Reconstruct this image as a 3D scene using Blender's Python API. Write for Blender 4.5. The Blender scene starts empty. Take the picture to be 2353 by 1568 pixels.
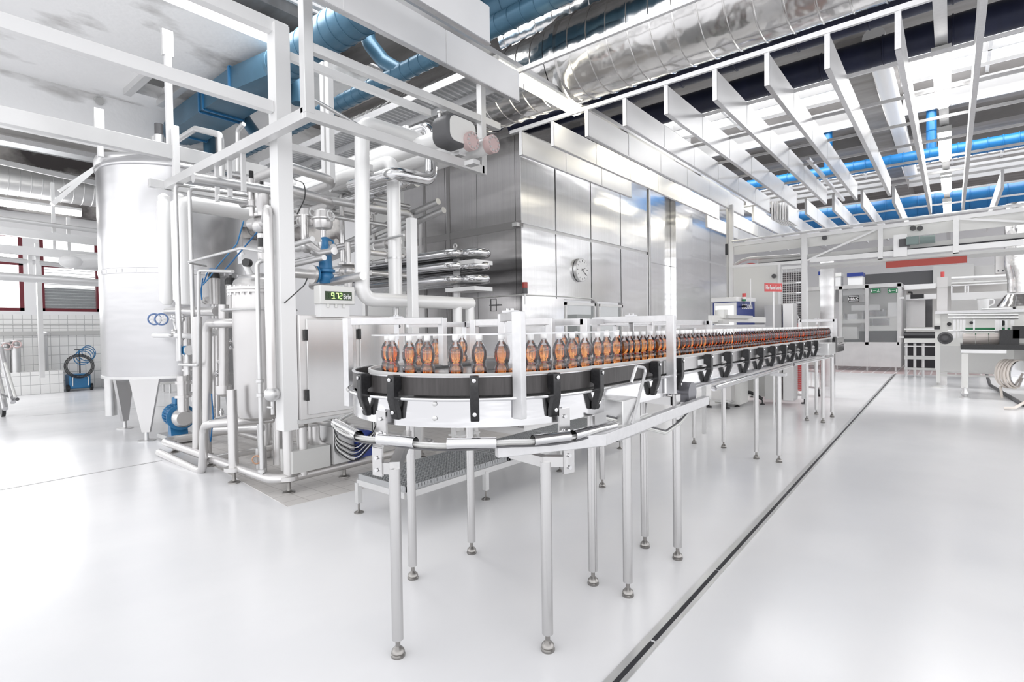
import bpy, bmesh, math, random
from mathutils import Vector, Matrix
R_ = math.radians
sc = bpy.context.scene
col = sc.collection
# ------------------------------------------------------------------ camera
CAMH = 1.6
YAW, PIT, ROL, FPX = R_(39.5777), R_(-1.2622), R_(-0.8305), 1222.93
CX, CY = 1176.5, 784.0
_d = Vector((-math.sin(YAW), math.cos(YAW), 0)); _r = Vector((math.cos(YAW), math.sin(YAW), 0)); _u = Vector((0, 0, 1))
CD = _d*math.cos(PIT) + _u*math.sin(PIT); _U = _u*math.cos(PIT) - _d*math.sin(PIT)
CR = _r*math.cos(ROL) + _U*math.sin(ROL); CU = _U*math.cos(ROL) - _r*math.sin(ROL)
CAM = Vector((0, 0, CAMH))
cd = bpy.data.cameras.new('camera'); cam = bpy.data.objects.new('camera', cd); col.objects.link(cam)
cd.sensor_fit = 'HORIZONTAL'; cd.sensor_width = 36.0; cd.lens = 36.0*FPX/2353.0; cd.clip_end = 200
cam.matrix_world = Matrix(((CR.x, CU.x, -CD.x, 0), (CR.y, CU.y, -CD.y, 0), (CR.z, CU.z, -CD.z, CAMH), (0, 0, 0, 1)))
sc.camera = cam
# ------------------------------------------------------------------ light
sc.view_settings.view_transform = 'Standard'; sc.view_settings.look = 'None'
sc.view_settings.gamma = 1.0; sc.view_settings.use_curve_mapping = False
sc.view_settings.exposure = 0.78
w = bpy.data.worlds.new('daylight'); sc.world = w; w.use_nodes = True
nt = w.node_tree; bg = nt.nodes['Background']
tc = nt.nodes.new('ShaderNodeTexCoord'); sx = nt.nodes.new('ShaderNodeSeparateXYZ'); rp = nt.nodes.new('ShaderNodeValToRGB')
nt.links.new(tc.outputs['Generated'], sx.inputs[0]); nt.links.new(sx.outputs['Z'], rp.inputs[0]); nt.links.new(rp.outputs[0], bg.inputs[0])
# light and dark bands by height, invented to give the metals contrasting reflections
rp.color_ramp.elements[0].position = 0.0; rp.color_ramp.elements[0].color = (.48, .48, .495, 1)
rp.color_ramp.elements[1].position = 1.0; rp.color_ramp.elements[1].color = (.55, .55, .55, 1)
for p_, v_ in ((.04, .42), (.10, 1.25), (.17, 1.25), (.22, .60), (.29, .65), (.35, 1.3), (.5, .62), (.7, .55)):
    e_ = rp.color_ramp.elements.new(p_); e_.color = (v_, v_, v_*1.015, 1)
bg.inputs[1].default_value = 1.45
def area(name, loc, rot, sx_, sy_, power, colr=(1, 1, 1)):
    l = bpy.data.lights.new(name, 'AREA'); l.shape = 'RECTANGLE'; l.size = sx_; l.size_y = sy_; l.energy = power; l.color = colr
    o = bpy.data.objects.new(name, l); col.objects.link(o); o.location = loc; o.rotation_euler = rot
    return o
# daylight falling through the roof lights
area('roof_light_glow', (-8, 4.0, 6.6), (0, 0, 0), 5, 2, 180)
area('roof_light_glow', (-1.5, 14.6, 6.7), (0, 0, 0), 7, 1.6, 260)
area('roof_light_glow', (-1.5, 20.5, 6.7), (0, 0, 0), 7, 1.6, 260)
# daylight from the window bay on the left wall
area('window_glow', (-19.9, 1.5, 3.4), (0, R_(-90), 0), 2.0, 4.5, 110)

def ray(u, v): return CR*(u-CX) + CU*(CY-v) + CD*FPX
def PZ(u, v, z=0.0): k = ray(u, v); return CAM + k*((z-CAMH)/k.z)
def PX(u, v, X): k = ray(u, v); return CAM + k*(X/k.x)
def PY(u, v, Y): k = ray(u, v); return CAM + k*(Y/k.y)
# ------------------------------------------------------------------ materials
MATS = {}
def mat(name, base, metal=0.0, rough=0.5, var=0.0, vs=(3, 3, 3), bump=0.0, bs=(10, 10, 10), detail=3.0, col2=None,
        contrast=(0.35, 0.65), rvar=0.0, coat=0.0, emit=None, est=0.0, trans=0.0, ior=1.45, alpha=1.0, aniso=0.0, spec=0.5):
    m = bpy.data.materials.new(name); m.use_nodes = True; n = m.node_tree.nodes; L = m.node_tree.links
    b = n['Principled BSDF']
    b.inputs['Base Color'].default_value = (*base, 1); b.inputs['Metallic'].default_value = metal
    b.inputs['Roughness'].default_value = rough; b.inputs['IOR'].default_value = ior
    b.inputs['Coat Weight'].default_value = coat; b.inputs['Coat Roughness'].default_value = 0.1
    b.inputs['Transmission Weight'].default_value = trans; b.inputs['Alpha'].default_value = alpha
    b.inputs['Anisotropic'].default_value = aniso; b.inputs['Specular IOR Level'].default_value = spec
    if emit: b.inputs['Emission Color'].default_value = (*emit, 1); b.inputs['Emission Strength'].default_value = est
    t = n.new('ShaderNodeTexCoord')
    if var > 0 or col2:
        mp = n.new('ShaderNodeMapping'); mp.inputs['Scale'].default_value = vs; L.new(t.outputs['Object'], mp.inputs[0])
        no = n.new('ShaderNodeTexNoise'); no.inputs['Scale'].default_value = 1.0; no.inputs['Detail'].default_value = detail
        L.new(mp.outputs[0], no.inputs['Vector'])
        r = n.new('ShaderNodeValToRGB'); c2 = col2 if col2 else tuple(c*(1-var) for c in base)
        r.color_ramp.elements[0].position = contrast[0]; r.color_ramp.elements[0].color = (*c2, 1)
        r.color_ramp.elements[1].position = contrast[1]; r.color_ramp.elements[1].color = (*base, 1)
        L.new(no.outputs['Fac'], r.inputs[0]); L.new(r.outputs[0], b.inputs['Base Color'])
        if rvar > 0:
            mr = n.new('ShaderNodeMapRange'); mr.inputs[3].default_value = max(0.02, rough-rvar); mr.inputs[4].default_value = rough+rvar
            L.new(no.outputs['Fac'], mr.inputs[0]); L.new(mr.outputs[0], b.inputs['Roughness'])
    if bump > 0:
        mp = n.new('ShaderNodeMapping'); mp.inputs['Scale'].default_value = bs; L.new(t.outputs['Object'], mp.inputs[0])
        no = n.new('ShaderNodeTexNoise'); no.inputs['Scale'].default_value = 1.0; no.inputs['Detail'].default_value = 2.0
        L.new(mp.outputs[0], no.inputs['Vector'])
        bp = n.new('ShaderNodeBump'); bp.inputs['Strength'].default_value = 1.0; bp.inputs['Distance'].default_value = bump
        L.new(no.outputs['Fac'], bp.inputs['Height']); L.new(bp.outputs[0], b.inputs['Normal'])
    MATS[name] = m
    return m
def tile_mat(name, base, grout, size, axis='XY', rough=0.25, gw=0.006):
    m = bpy.data.materials.new(name); m.use_nodes = True; n = m.node_tree.nodes; L = m.node_tree.links; b = n['Principled BSDF']
    t = n.new('ShaderNodeTexCoord'); s = n.new('ShaderNodeSeparateXYZ'); c = n.new('ShaderNodeCombineXYZ')
    L.new(t.outputs['Object'], s.inputs[0])
    L.new(s.outputs[axis[0]], c.inputs[0]); L.new(s.outputs[axis[1]], c.inputs[1])
    k = n.new('ShaderNodeTexBrick'); k.offset = 0.0; k.inputs['Color1'].default_value = (*base, 1)
    k.inputs['Color2'].default_value = (*[x*.96 for x in base], 1); k.inputs['Mortar'].default_value = (*grout, 1)
    k.inputs['Scale'].default_value = 1.0; k.inputs['Mortar Size'].default_value = gw
    k.inputs['Brick Width'].default_value = size[0]; k.inputs['Row Height'].default_value = size[1]
    L.new(c.outputs[0], k.inputs['Vector']); L.new(k.outputs['Color'], b.inputs['Base Color'])
    b.inputs['Roughness'].default_value = rough
    return m
steel = mat('brushed_steel', (.60, .595, .595), 1, .27, var=.03, vs=(14, 14, .8))
steel_s = mat('satin_steel', (.67, .67, .67), .9, .38, var=.08, vs=(3, 3, 3))
steel_p = mat('polished_steel', (.70, .70, .71), 1, .12, bump=.002, bs=(3, 3, 14))
steel_m = mat('matt_steel', (.68, .67, .665), .85, .33, var=.06, vs=(2, 2, 2))
tank_st = mat('tank_steel', (.54, .54, .55), .9, .27, var=.05, vs=(1.5, 1.5, .3), bump=.004, bs=(1, 1, 4))
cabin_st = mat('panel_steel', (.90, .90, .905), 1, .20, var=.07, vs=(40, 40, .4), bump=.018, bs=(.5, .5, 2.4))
cabin_dk = mat('panel_steel_shaded', (.46, .45, .45), 1, .24, var=.08, vs=(40, 40, .4), bump=.018, bs=(.6, .5, 2.0))  # same panel steel; the left face's shade is put into its colour
baffle_m = mat('baffle_sheet', (.86, .86, .865), .25, .38, var=.04, vs=(2, 2, 2))
duct_st = mat('spiral_duct_foil', (.84, .83, .82), 1, .16, var=.15, vs=(3, 3, 3), bump=.02, bs=(3.5, 3.5, 3.5))
alu = mat('aluminium', (.67, .67, .68), .75, .35, var=.06, vs=(30, 30, 30))
white = mat('white_paint', (.78, .78, .78), .1, .35)
frame_w = mat('frame_steel', (.72, .72, .72), .5, .36, var=.07, vs=(2, 2, 2))
insul = mat('insulated_pipe', (.86, .86, .855), .25, .4)
grey = mat('grey_enamel', (.56, .56, .55), .1, .4)
lgrey = mat('light_grey_enamel', (.72, .72, .70), .1, .4)
foot_m = mat('dark_steel_foot', (.30, .29, .28), .9, .3)
mgrey = mat('mid_grey', (.24, .235, .235), .4, .35)
dgrey = mat('dark_grey', (.10, .10, .105), .1, .5)
black = mat('black_plastic', (.018, .018, .02), 0, .32, var=.5, vs=(60, 60, 60), coat=.2)
rubber = mat('black_rubber', (.03, .03, .032), 0, .55)
band_m = mat('black_guide_band', (.075, .07, .07), .3, .34, var=.25, vs=(50, 50, 6))
belt_m = mat('belt_grey', (.10, .10, .105), .3, .4, var=.3, vs=(8, 60, 8))
blue = mat('blue_enamel', (.035, .19, .40), .05, .32, var=.15, vs=(6, 6, 6))
blue_d = mat('blue_duct_paint', (.065, .155, .235), .25, .36, var=.2, vs=(2, 2, 2))
blue_b = mat('bright_blue_duct', (.008, .13, .34), .05, .4, var=.15, vs=(2, 2, 2))
navy = mat('navy_duct', (.012, .016, .045), .2, .45, var=.4, vs=(3, 1, 1))
navy_b = mat('navy_blue_panel', (.02, .04, .21), 0, .35)
red = mat('red_panel', (.42, .07, .055), 0, .45)
redsign = mat('red_sign', (.62, .09, .09), 0, .45)
maroon = mat('maroon_frame', (.16, .02, .03), 0, .45)
green = mat('green_sign', (.02, .20, .08), 0, .4)
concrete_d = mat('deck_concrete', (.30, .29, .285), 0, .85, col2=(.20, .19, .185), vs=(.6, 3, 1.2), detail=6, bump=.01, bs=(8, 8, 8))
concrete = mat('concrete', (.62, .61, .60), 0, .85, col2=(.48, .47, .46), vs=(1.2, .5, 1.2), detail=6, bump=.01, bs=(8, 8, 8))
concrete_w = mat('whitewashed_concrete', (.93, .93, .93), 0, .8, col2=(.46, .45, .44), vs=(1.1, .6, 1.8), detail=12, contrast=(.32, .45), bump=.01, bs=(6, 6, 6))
concrete_s = mat('stained_concrete', (.60, .58, .56), 0, .85, col2=(.12, .11, .11), vs=(.8, .8, .9), detail=9, contrast=(.42, .58))
floor_m = mat('pale_floor_coating', (.80, .80, .815), 0, .22, col2=(.745, .75, .77), vs=(.7, .5, 1), detail=8, contrast=(.35, .6), rvar=.08, bump=.0015, bs=(3, 2, 3), spec=.35)
tiles_floor = tile_mat('floor_tiles', (.62, .60, .585), (.42, .40, .39), (.21, .21), 'XY', .35, .005)
tiles_dark = tile_mat('reddish_floor_tiles', (.50, .38, .38), (.75, .73, .73), (.3, .3), 'XY', .4, .02)
tiles_wall = tile_mat('white_wall_tiles', (.88, .88, .87), (.50, .50, .50), (.20, .26), 'YZ', .2, .008)
wallp = mat('wall_paint', (.85, .85, .86), 0, .6)
seam_m = mat('floor_seam', (.45, .45, .46), 0, .5)
lamp_on = mat('lit_diffuser', (1, 1, 1), 0, .4, emit=(1.0, .93, .74), est=5.5)
lamp_wh = mat('lit_diffuser_cool', (1, 1, 1), 0, .4, emit=(1.0, .985, .94), est=6.0)
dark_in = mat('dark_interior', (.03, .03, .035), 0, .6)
screen = mat('screen_face', (.85, .87, .9), 0, .3, emit=(.9, .93, 1), est=.5)
lcd = mat('display_window', (.02, .045, .012), 0, .2)
digit = mat('lit_digit', (.5, .9, .2), 0, .4, emit=(.55, 1.0, .22), est=1.6)
offdig = mat('unlit_digit', (.03, .08, .02), 0, .4)
capm = mat('white_cap', (.90, .90, .90), 0, .35)
hosem = mat('cream_hose', (.80, .74, .68), 0, .45)
glass = mat('window_glass', (.60, .66, .66), 0, .05, trans=0.0, alpha=.16)
cabin_gl = mat('machine_pane', (.80, .83, .84), 0, .05, alpha=.12)
day_gl = mat('glowing_window_pane', (1, 1, 1), 0, .4, emit=(.95, .98, 1.0), est=1.6)  # window pane that glows itself, in place of bright daylight outside
pale_poly = mat('guard_pane', (.93, .94, .95), 0, .08, alpha=.035)
brass = mat('brass', (.55, .38, .18), .8, .35)
pinkm = mat('red_oxide_flange', (.60, .46, .45), .2, .45)
grate = mat('grating_steel', (.44, .45, .46), .8, .45)
# thin clear plastic and amber drink
def shell_mat():
    m = bpy.data.materials.new('clear_bottle_plastic'); m.use_nodes = True; n = m.node_tree.nodes; L = m.node_tree.links
    n.remove(n['Principled BSDF']); out = n['Material Output']
    a = n.new('ShaderNodeBsdfTransparent'); a.inputs[0].default_value = (.965, .965, .975, 1)
    g = n.new('ShaderNodeBsdfGlossy'); g.inputs['Roughness'].default_value = .07; g.inputs[0].default_value = (.95, .95, 1, 1)
    lw = n.new('ShaderNodeLayerWeight'); lw.inputs[0].default_value = .38
    mx = n.new('ShaderNodeMixShader'); L.new(lw.outputs['Fresnel'], mx.inputs[0]); L.new(a.outputs[0], mx.inputs[1]); L.new(g.outputs[0], mx.inputs[2])
    L.new(mx.outputs[0], out.inputs[0]); return m
shellm = shell_mat()
drinkm = mat('amber_drink', (1.0, .43, .12), 0, .06, trans=1.0, ior=1.33)
# ------------------------------------------------------------------ mesh builder
def tagp(o, label=None, cat=None, group=None, kind=None):
    if label: o['label'] = label
    if cat: o['category'] = cat
    if group: o['group'] = group
    if kind: o['kind'] = kind
    return o
def thing(name, label, cat, loc=(0, 0, 0), group=None):
    o = bpy.data.objects.new(name, None); o.empty_display_size = .1; col.objects.link(o); o.location = loc
    return tagp(o, label, cat, group)
def fillet(pts, r, closed=False, k=5):
    pts = [Vector(p) for p in pts]; out = []; n = len(pts)
    for i, p in enumerate(pts):
        if (i == 0 or i == n-1) and not closed: out.append(p); continue
        a = pts[i-1]-p; b = pts[(i+1) % n]-p; la, lb = a.length, b.length
        if la < 1e-6 or lb < 1e-6: continue
        a /= la; b /= lb; ang = a.angle(b)
        if ang > math.pi-.02 or r <= 0: out.append(p); continue
        t = min(r/math.tan(ang/2), la*.49, lb*.49); rr = t*math.tan(ang/2)
        c = p + (a+b).normalized()*(rr/math.sin(ang/2)); s = p+a*t-c; e = p+b*t-c; tot = s.angle(e)
        for q in range(k+1):
            f = q/k; v = (s*math.sin((1-f)*tot) + e*math.sin(f*tot))/math.sin(tot); out.append(c+v)
    return out
class MB:
    def __init__(s): s.bm = bmesh.new(); s.mi = 0; s.mats = []
    def m(s, material):
        if material not in s.mats: s.mats.append(material)
        s.mi = s.mats.index(material); return s
    def quad(s, vs):
        try: f = s.bm.faces.new(vs); f.material_index = s.mi; return f
        except ValueError: return None
    def box(s, c, d, rz=0.0, mtx=None):
        M = mtx if mtx else Matrix.Translation(c) @ Matrix.Rotation(rz, 4, 'Z')
        x, y, z = d[0]/2, d[1]/2, d[2]/2
        v = [s.bm.verts.new(M @ Vector(p)) for p in ((-x,-y,-z),(x,-y,-z),(x,y,-z),(-x,y,-z),(-x,-y,z),(x,-y,z),(x,y,z),(-x,y,z))]
        for f in ((0,3,2,1),(4,5,6,7),(0,1,5,4),(1,2,6,5),(2,3,7,6),(3,0,4,7)): s.quad([v[i] for i in f])
        return s
    def bb(s, a, b):
        return s.box([(a[i]+b[i])/2 for i in range(3)], [abs(b[i]-a[i]) for i in range(3)])
    def bar(s, a, b, w_, h, up=(0, 0, 1)):
        a, b = Vector(a), Vector(b); d = b-a; l = d.length; d.normalize(); up = Vector(up)
        if abs(d.dot(up)) > .99: up = Vector((0, 1, 0))
        x = d.cross(up).normalized(); z = x.cross(d)
        M = Matrix(((x.x, d.x, z.x, 0), (x.y, d.y, z.y, 0), (x.z, d.z, z.z, 0), (0, 0, 0, 1))); M.translation = (a+b)/2
        return s.box(None, (w_, l, h), mtx=M)
    def tube(s, pts, r, fil=0.0, n=12, closed=False, caps=True, k=5):
        P = fillet(pts, fil, closed, k) if fil > 0 else [Vector(p) for p in pts]
        Q = [P[0]]
        for p in P[1:]:
            if (p-Q[-1]).length > 1e-5: Q.append(p)
        P = Q; N = len(P); T = []
        for i in range(N):
            if closed: t = P[(i+1) % N]-P[i-1]
            else: t = (P[min(i+1, N-1)]-P[max(i-1, 0)])
            T.append(t.normalized())
        u = Vector((0, 0, 1)) if abs(T[0].z) < .9 else Vector((1, 0, 0)); u = (u-T[0]*u.dot(T[0])).normalized(); rings = []
        for i in range(N):
            u = u-T[i]*u.dot(T[i]); u.normalize(); v = T[i].cross(u); rr = r[i] if isinstance(r, (list, tuple)) else r
            rings.append([s.bm.verts.new(P[i]+(u*math.cos(2*math.pi*j/n)+v*math.sin(2*math.pi*j/n))*rr) for j in range(n)])
        for i in range(N if closed else N-1):
            a, b = rings[i], rings[(i+1) % N]
            for j in range(n): s.quad([a[j], a[(j+1) % n], b[(j+1) % n], b[j]])
        if caps and not closed: s.quad(rings[0][::-1]); s.quad(rings[-1])
        return s
    def cyl(s, a, b, r, n=16, r2=None):
        return s.tube([a, b], [r, r if r2 is None else r2], n=n)
    def lathe(s, prof, c=(0, 0, 0), n=24, axis=(0, 0, 1), cap=True):
        ax = Vector(axis).normalized(); u = Vector((1, 0, 0)) if abs(ax.x) < .9 else Vector((0, 1, 0)); u = (u-ax*u.dot(ax)).normalized(); v = ax.cross(u)
        c = Vector(c); rings = []
        for (r, z) in prof:
            rings.append([s.bm.verts.new(c+ax*z+(u*math.cos(2*math.pi*j/n)+v*math.sin(2*math.pi*j/n))*max(r, 1e-4)) for j in range(n)])
        for a, b in zip(rings, rings[1:]):
            for j in range(n): s.quad([a[j], a[(j+1) % n], b[(j+1) % n], b[j]])
        if cap: s.quad(rings[0][::-1]); s.quad(rings[-1])
        return s
    def prism(s, poly, o, ux, uy, th, un=None):
        """poly 2-D outline in the (ux,uy) plane from o, thickness th centred along the normal"""
        ux, uy, o = Vector(ux), Vector(uy), Vector(o); nn = Vector(un) if un else ux.cross(uy).normalized()
        A = [s.bm.verts.new(o+ux*p[0]+uy*p[1]-nn*th/2) for p in poly]; B = [s.bm.verts.new(o+ux*p[0]+uy*p[1]+nn*th/2) for p in poly]
        s.quad(A[::-1]); s.quad(B); n = len(poly)
        for i in range(n): s.quad([A[i], A[(i+1) % n], B[(i+1) % n], B[i]])
        return s
    def sphere(s, c, r, n=16, sz=1.0):
        k = n//2; return s.lathe([(r*math.sin(math.pi*i/k), -r*sz*math.cos(math.pi*i/k)) for i in range(k+1)], c, n, cap=False)
    def torus(s, c, R, r, axis=(0, 0, 1), n=24, k=8):
        ax = Vector(axis).normalized(); u = Vector((1, 0, 0)) if abs(ax.x) < .9 else Vector((0, 1, 0)); u = (u-ax*u.dot(ax)).normalized(); v = ax.cross(u)
        return s.tube([Vector(c)+(u*math.cos(2*math.pi*j/n)+v*math.sin(2*math.pi*j/n))*R for j in range(n)], r, n=k, closed=True)
    def build(s, name, material, parent=None, label=None, cat=None, group=None, kind=None, bevel=0.0, sub=None):
        bm = s.bm
        bmesh.ops.recalc_face_normals(bm, faces=bm.faces)
        me = bpy.data.meshes.new(name)
        if parent is not None:
            off = Vector(parent.location); p = parent.parent
            while p is not None: off += Vector(p.location); p = p.parent
        else:
            xs = [v.co.x for v in bm.verts]; ys = [v.co.y for v in bm.verts]; zs = [v.co.z for v in bm.verts]
            off = Vector(((min(xs)+max(xs))/2, (min(ys)+max(ys))/2, min(zs)))
        bmesh.ops.translate(bm, vec=-off, verts=bm.verts); bm.to_mesh(me); bm.free()
        for mm in (s.mats if s.mats else [material]): me.materials.append(mm)
        me.shade_smooth(); me.set_sharp_from_angle(angle=R_(38))
        o = bpy.data.objects.new(name, me); col.objects.link(o)
        if parent is not None: o.parent = parent
        else: o.location = off
        if bevel > 0:
            b = o.modifiers.new('bevel', 'BEVEL'); b.width = bevel; b.segments = 2; b.limit_method = 'ANGLE'; b.angle_limit = R_(50)
        return tagp(o, label, cat, group, kind)
def copy_tree(o, parent=None):
    c = o.copy(); col.objects.link(c)
    if parent is not None: c.parent = parent
    for ch in list(o.children): copy_tree(ch, c)
    return c
def struct(mb, name, m): return mb.build(name, m, kind='structure')
def text_part(txt, size, o, ux, uy, m, parent, name='lettering', depth=.002, bold=True, align='CENTER', sx=1.0, fit=None):
    cu = bpy.data.curves.new(name, 'FONT'); cu.body = txt; cu.size = size; cu.extrude = depth; cu.align_x = align; cu.align_y = 'CENTER'; cu.resolution_u = 2
    if bold: cu.offset = size*.018
    ob = bpy.data.objects.new(name, cu); col.objects.link(ob)
    me = bpy.data.meshes.new_from_object(ob); bpy.data.objects.remove(ob)
    xs = [v.co.x for v in me.vertices]; ys = [v.co.y for v in me.vertices]
    me.transform(Matrix.Translation((-(min(xs)+max(xs))/2, -(min(ys)+max(ys))/2, 0)))
    if fit: me.transform(Matrix.Diagonal((fit[0]/(max(xs)-min(xs)), fit[1]/(max(ys)-min(ys)), 1, 1))); sx = 1.0
    ux, uy = Vector(ux).normalized(), Vector(uy).normalized(); un = ux.cross(uy)
    M = Matrix(((ux.x*sx, uy.x, un.x, 0), (ux.y*sx, uy.y, un.y, 0), (ux.z*sx, uy.z, un.z, 0), (0, 0, 0, 1))); M.translation = Vector(o)
    me.transform(M)
    if parent is not None:
        off = Vector(parent.location); p = parent.parent
        while p is not None: off += Vector(p.location); p = p.parent
        me.transform(Matrix.Translation(-off))
    me.materials.clear(); me.materials.append(m)
    t = bpy.data.objects.new(name, me); col.objects.link(t); t.parent = parent
    return t
# ================================================================== ROOM SHELL
struct(MB().bb((-20.5, -4, -.2), (6, 34, 0)), 'floor', floor_m)
# tiled field under the process skid
mb = MB(); pts = [PZ(380, 1010), PZ(660, 1165), PZ(850, 1120), Vector((-4.2, 6.2, 0)), Vector((-9.2, 6.2, 0))]
mb.prism([(p.x, p.y) for p in pts], (0, 0, .002), (1, 0, 0), (0, 1, 0), .004); o = struct(mb, 'floor_tile_field', tiles_floor)
mb = MB().bb((-6, 20.8, 0), (8, 33, .006)); struct(mb, 'floor_tile_rear', tiles_dark)
# expansion seams
def seam(a, b, w_=.02, name='trim_1'):
    return struct(MB().bar(Vector(a)+Vector((0, 0, .0015)), Vector(b)+Vector((0, 0, .0015)), w_, .003), name, seam_m)
a, b = PZ(0, 1127), PZ(372, 1059); seam(a, b, .03, 'trim_1')
a, b = PZ(60, 957), PZ(430, 930); seam(a, b, .03, 'trim_2')
# slotted floor drain
t = thing('floor_drain', 'long narrow steel slot drain running across the pale floor', 'drain', PZ(1430, 1568))
A, B = PZ(1417, 1567), PZ(2057, 860); dd = (B-A).normalized(); A = A-dd*1.6; nn = Vector((dd.y, -dd.x, 0))
L_ = (B-A).length
MB().bar(A+nn*-.028+Vector((0, 0, .003)), B+nn*-.028+Vector((0, 0, .003)), .036, .006).bar(A+nn*.028+Vector((0, 0, .003)), B+nn*.028+Vector((0, 0, .003)), .022, .006).build('edge_strip', steel_s, t)
mb = MB(); s_ = 0.0
while s_ < L_:
    e_ = min(s_+.98, L_); mb.bar(A+dd*s_+Vector((0, 0, .002)), A+dd*e_+Vector((0, 0, .002)), .022, .004); s_ += 1.0
mb.build('slot', dark_in, t)
# left window wall, X = -20.3
XW = -20.3
mb = MB()
mb.m(tiles_wall).bb((XW-.3, -4, 0), (XW, 34, 2.22))
mb.m(wallp).bb((XW-.3, -4, 2.22), (XW, 34, 2.32)).bb((XW-.3, -4, 4.50), (XW, 34, 9.5))
mb.bb((XW-.3, -4, 2.32), (XW, -1.2, 4.5)).bb((XW-.3, 2.86, 2.32), (XW, 3.22, 4.5)).bb((XW-.3, 5.9, 2.32), (XW, 34, 4.5))
struct(mb, 'wall_left', wallp)
def window(name, y0, y1, blinds):
    mb = MB(); f = .09
    mb.m(maroon)
    for y in (y0+f/2, y1-f/2) + ((y0+1.35,) if blinds else ()): mb.bb((XW-.16, y-f/2, 2.32), (XW-.04, y+f/2, 4.5))
    for z in (2.32+f/2, 4.5-f/2, 3.66): mb.bb((XW-.16, y0, z-f/2), (XW-.04, y1, z+f/2))
    mb.build(name, maroon, kind='structure')
    MB().bb((XW-.11, y0+f, 2.4), (XW-.10, y1-f, 4.42)).build(name.replace('window', 'window_pane'), glass if blinds else day_gl, kind='structure')
    if blinds:
        t = thing('roller_blind', 'slatted blind half drawn in the maroon-framed window', 'blind', (XW-.2, (y0+y1)/2, 2.35))
        mb = MB()
        for k in range(15): mb.bar((XW-.2, y0+f, 2.45+k*.085), (XW-.2, y1-f, 2.45+k*.085), .06, .012)
        mb.build('slats', alu, t)
window('window_1', -1.2, 2.86, False); window('window_2', 3.22, 5.9, True)
MB().bb((XW-3, 1, 0), (XW-2.8, 7, 3.2)).build('neighbouring_wall', dgrey, label='dim grey building seen through the blinds', cat='building')
# raised tiled plinth along the left wall
mb = MB().bb((XW, -4, 0), (XW+.9, 3.5, .62)).bb((XW, 4.55, 0), (XW+.9, 12, .62)); struct(mb, 'wall_left_plinth', tiles_wall)
mb = MB().bb((XW, -4, 1.62), (XW+.06, 14, 1.74)); struct(mb, 'trim_3', grey)
mb = MB().bb((XW, -4, 1.92), (XW+.03, 14, 1.95)); struct(mb, 'trim_4', grey)
# concrete upstand and low ceiling at left
mb = MB().bb((-13.5, -6, 5.45), (-13, 9, 9.5)); struct(mb, 'wall_upstand_left', concrete_w)
xe_ = PZ(445, 30, 6.35).x
mb = MB().bb((-20.3, -6, 6.9), (-13.5, 9, 7.1)); struct(mb, 'ceiling_left', concrete)
mb = MB().bb((-20.2, -6, 5.1), (-19.9, 14, 6.9)); struct(mb, 'wall_left_lintel', concrete_s)
mb = MB().bb((-13.5, 8.6, 4.8), (-8.2, 9, 9.0)); struct(mb, 'wall_rear_left', concrete)
# back wall far away and right rear
mb = MB().m(wallp).bb((-20.3, 29, 0), (8, 29.3, 7.5)); struct(mb, 'wall_back', wallp)
# concrete deck with roof lights
def slab(x0, y0, x1, y1, z, holes, name, m):
    mb = MB(); xs = sorted({x0, x1, *[h[0] for h in holes], *[h[2] for h in holes]}); ys = sorted({y0, y1, *[h[1] for h in holes], *[h[3] for h in holes]})
    for i in range(len(xs)-1):
        for j in range(len(ys)-1):
            cx, cy = (xs[i]+xs[i+1])/2, (ys[j]+ys[j+1])/2
            if any(h[0] < cx < h[2] and h[1] < cy < h[3] for h in holes): continue
            mb.bb((xs[i], ys[j], z), (xs[i+1], ys[j+1], z+.25))
    return struct(mb, name, m)
holes = [(-7.5, 13.2, -1.55, 15.7), (-.9, 13.2, 5, 15.7), (-7.5, 21.0, 5, 24.0), (xe_, 2.3, xe_+1.4, 6.0), (-12.6, 6.6, -9.0, 7.6)]
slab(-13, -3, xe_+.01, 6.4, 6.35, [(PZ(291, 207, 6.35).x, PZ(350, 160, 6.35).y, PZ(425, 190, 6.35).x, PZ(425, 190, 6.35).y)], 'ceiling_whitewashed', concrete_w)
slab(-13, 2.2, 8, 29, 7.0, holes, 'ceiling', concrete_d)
# sloping white reveals and bars of the roof lights
mb = MB()
for (x0, y0, x1, y1) in holes[:3]:
    n_ = int((x1-x0)/1.25)
    for i in range(n_+1):
        x = x0+(x1-x0)*i/n_; mb.bb((x-.03, y0, 7.05), (x+.03, y1, 7.2))
    mb.bb((x0, (y0+y1)/2-.03, 7.05), (x1, (y0+y1)/2+.03, 7.2)).bb((x0, y1-.05, 6.5), (x1, y1, 7.0)).bb((x0, y1-.8, 6.93), (x1, y1-.76, 7.0))
struct(mb, 'ceiling_roof_light_bars', white)
mb = MB()
for (x0, y0, x1, y1) in holes[3:]:
    for i in range(9): mb.bb((x0+(x1-x0)*i/8-.05, y0, 7.2), (x0+(x1-x0)*i/8+.05, y1, 7.25))
struct(mb, 'ceiling_corrugated_panels', white)
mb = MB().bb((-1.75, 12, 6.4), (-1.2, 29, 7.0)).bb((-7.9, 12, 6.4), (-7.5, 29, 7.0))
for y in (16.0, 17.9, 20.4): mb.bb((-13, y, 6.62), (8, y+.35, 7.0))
struct(mb, 'ceiling_beams', concrete_d)
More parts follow.
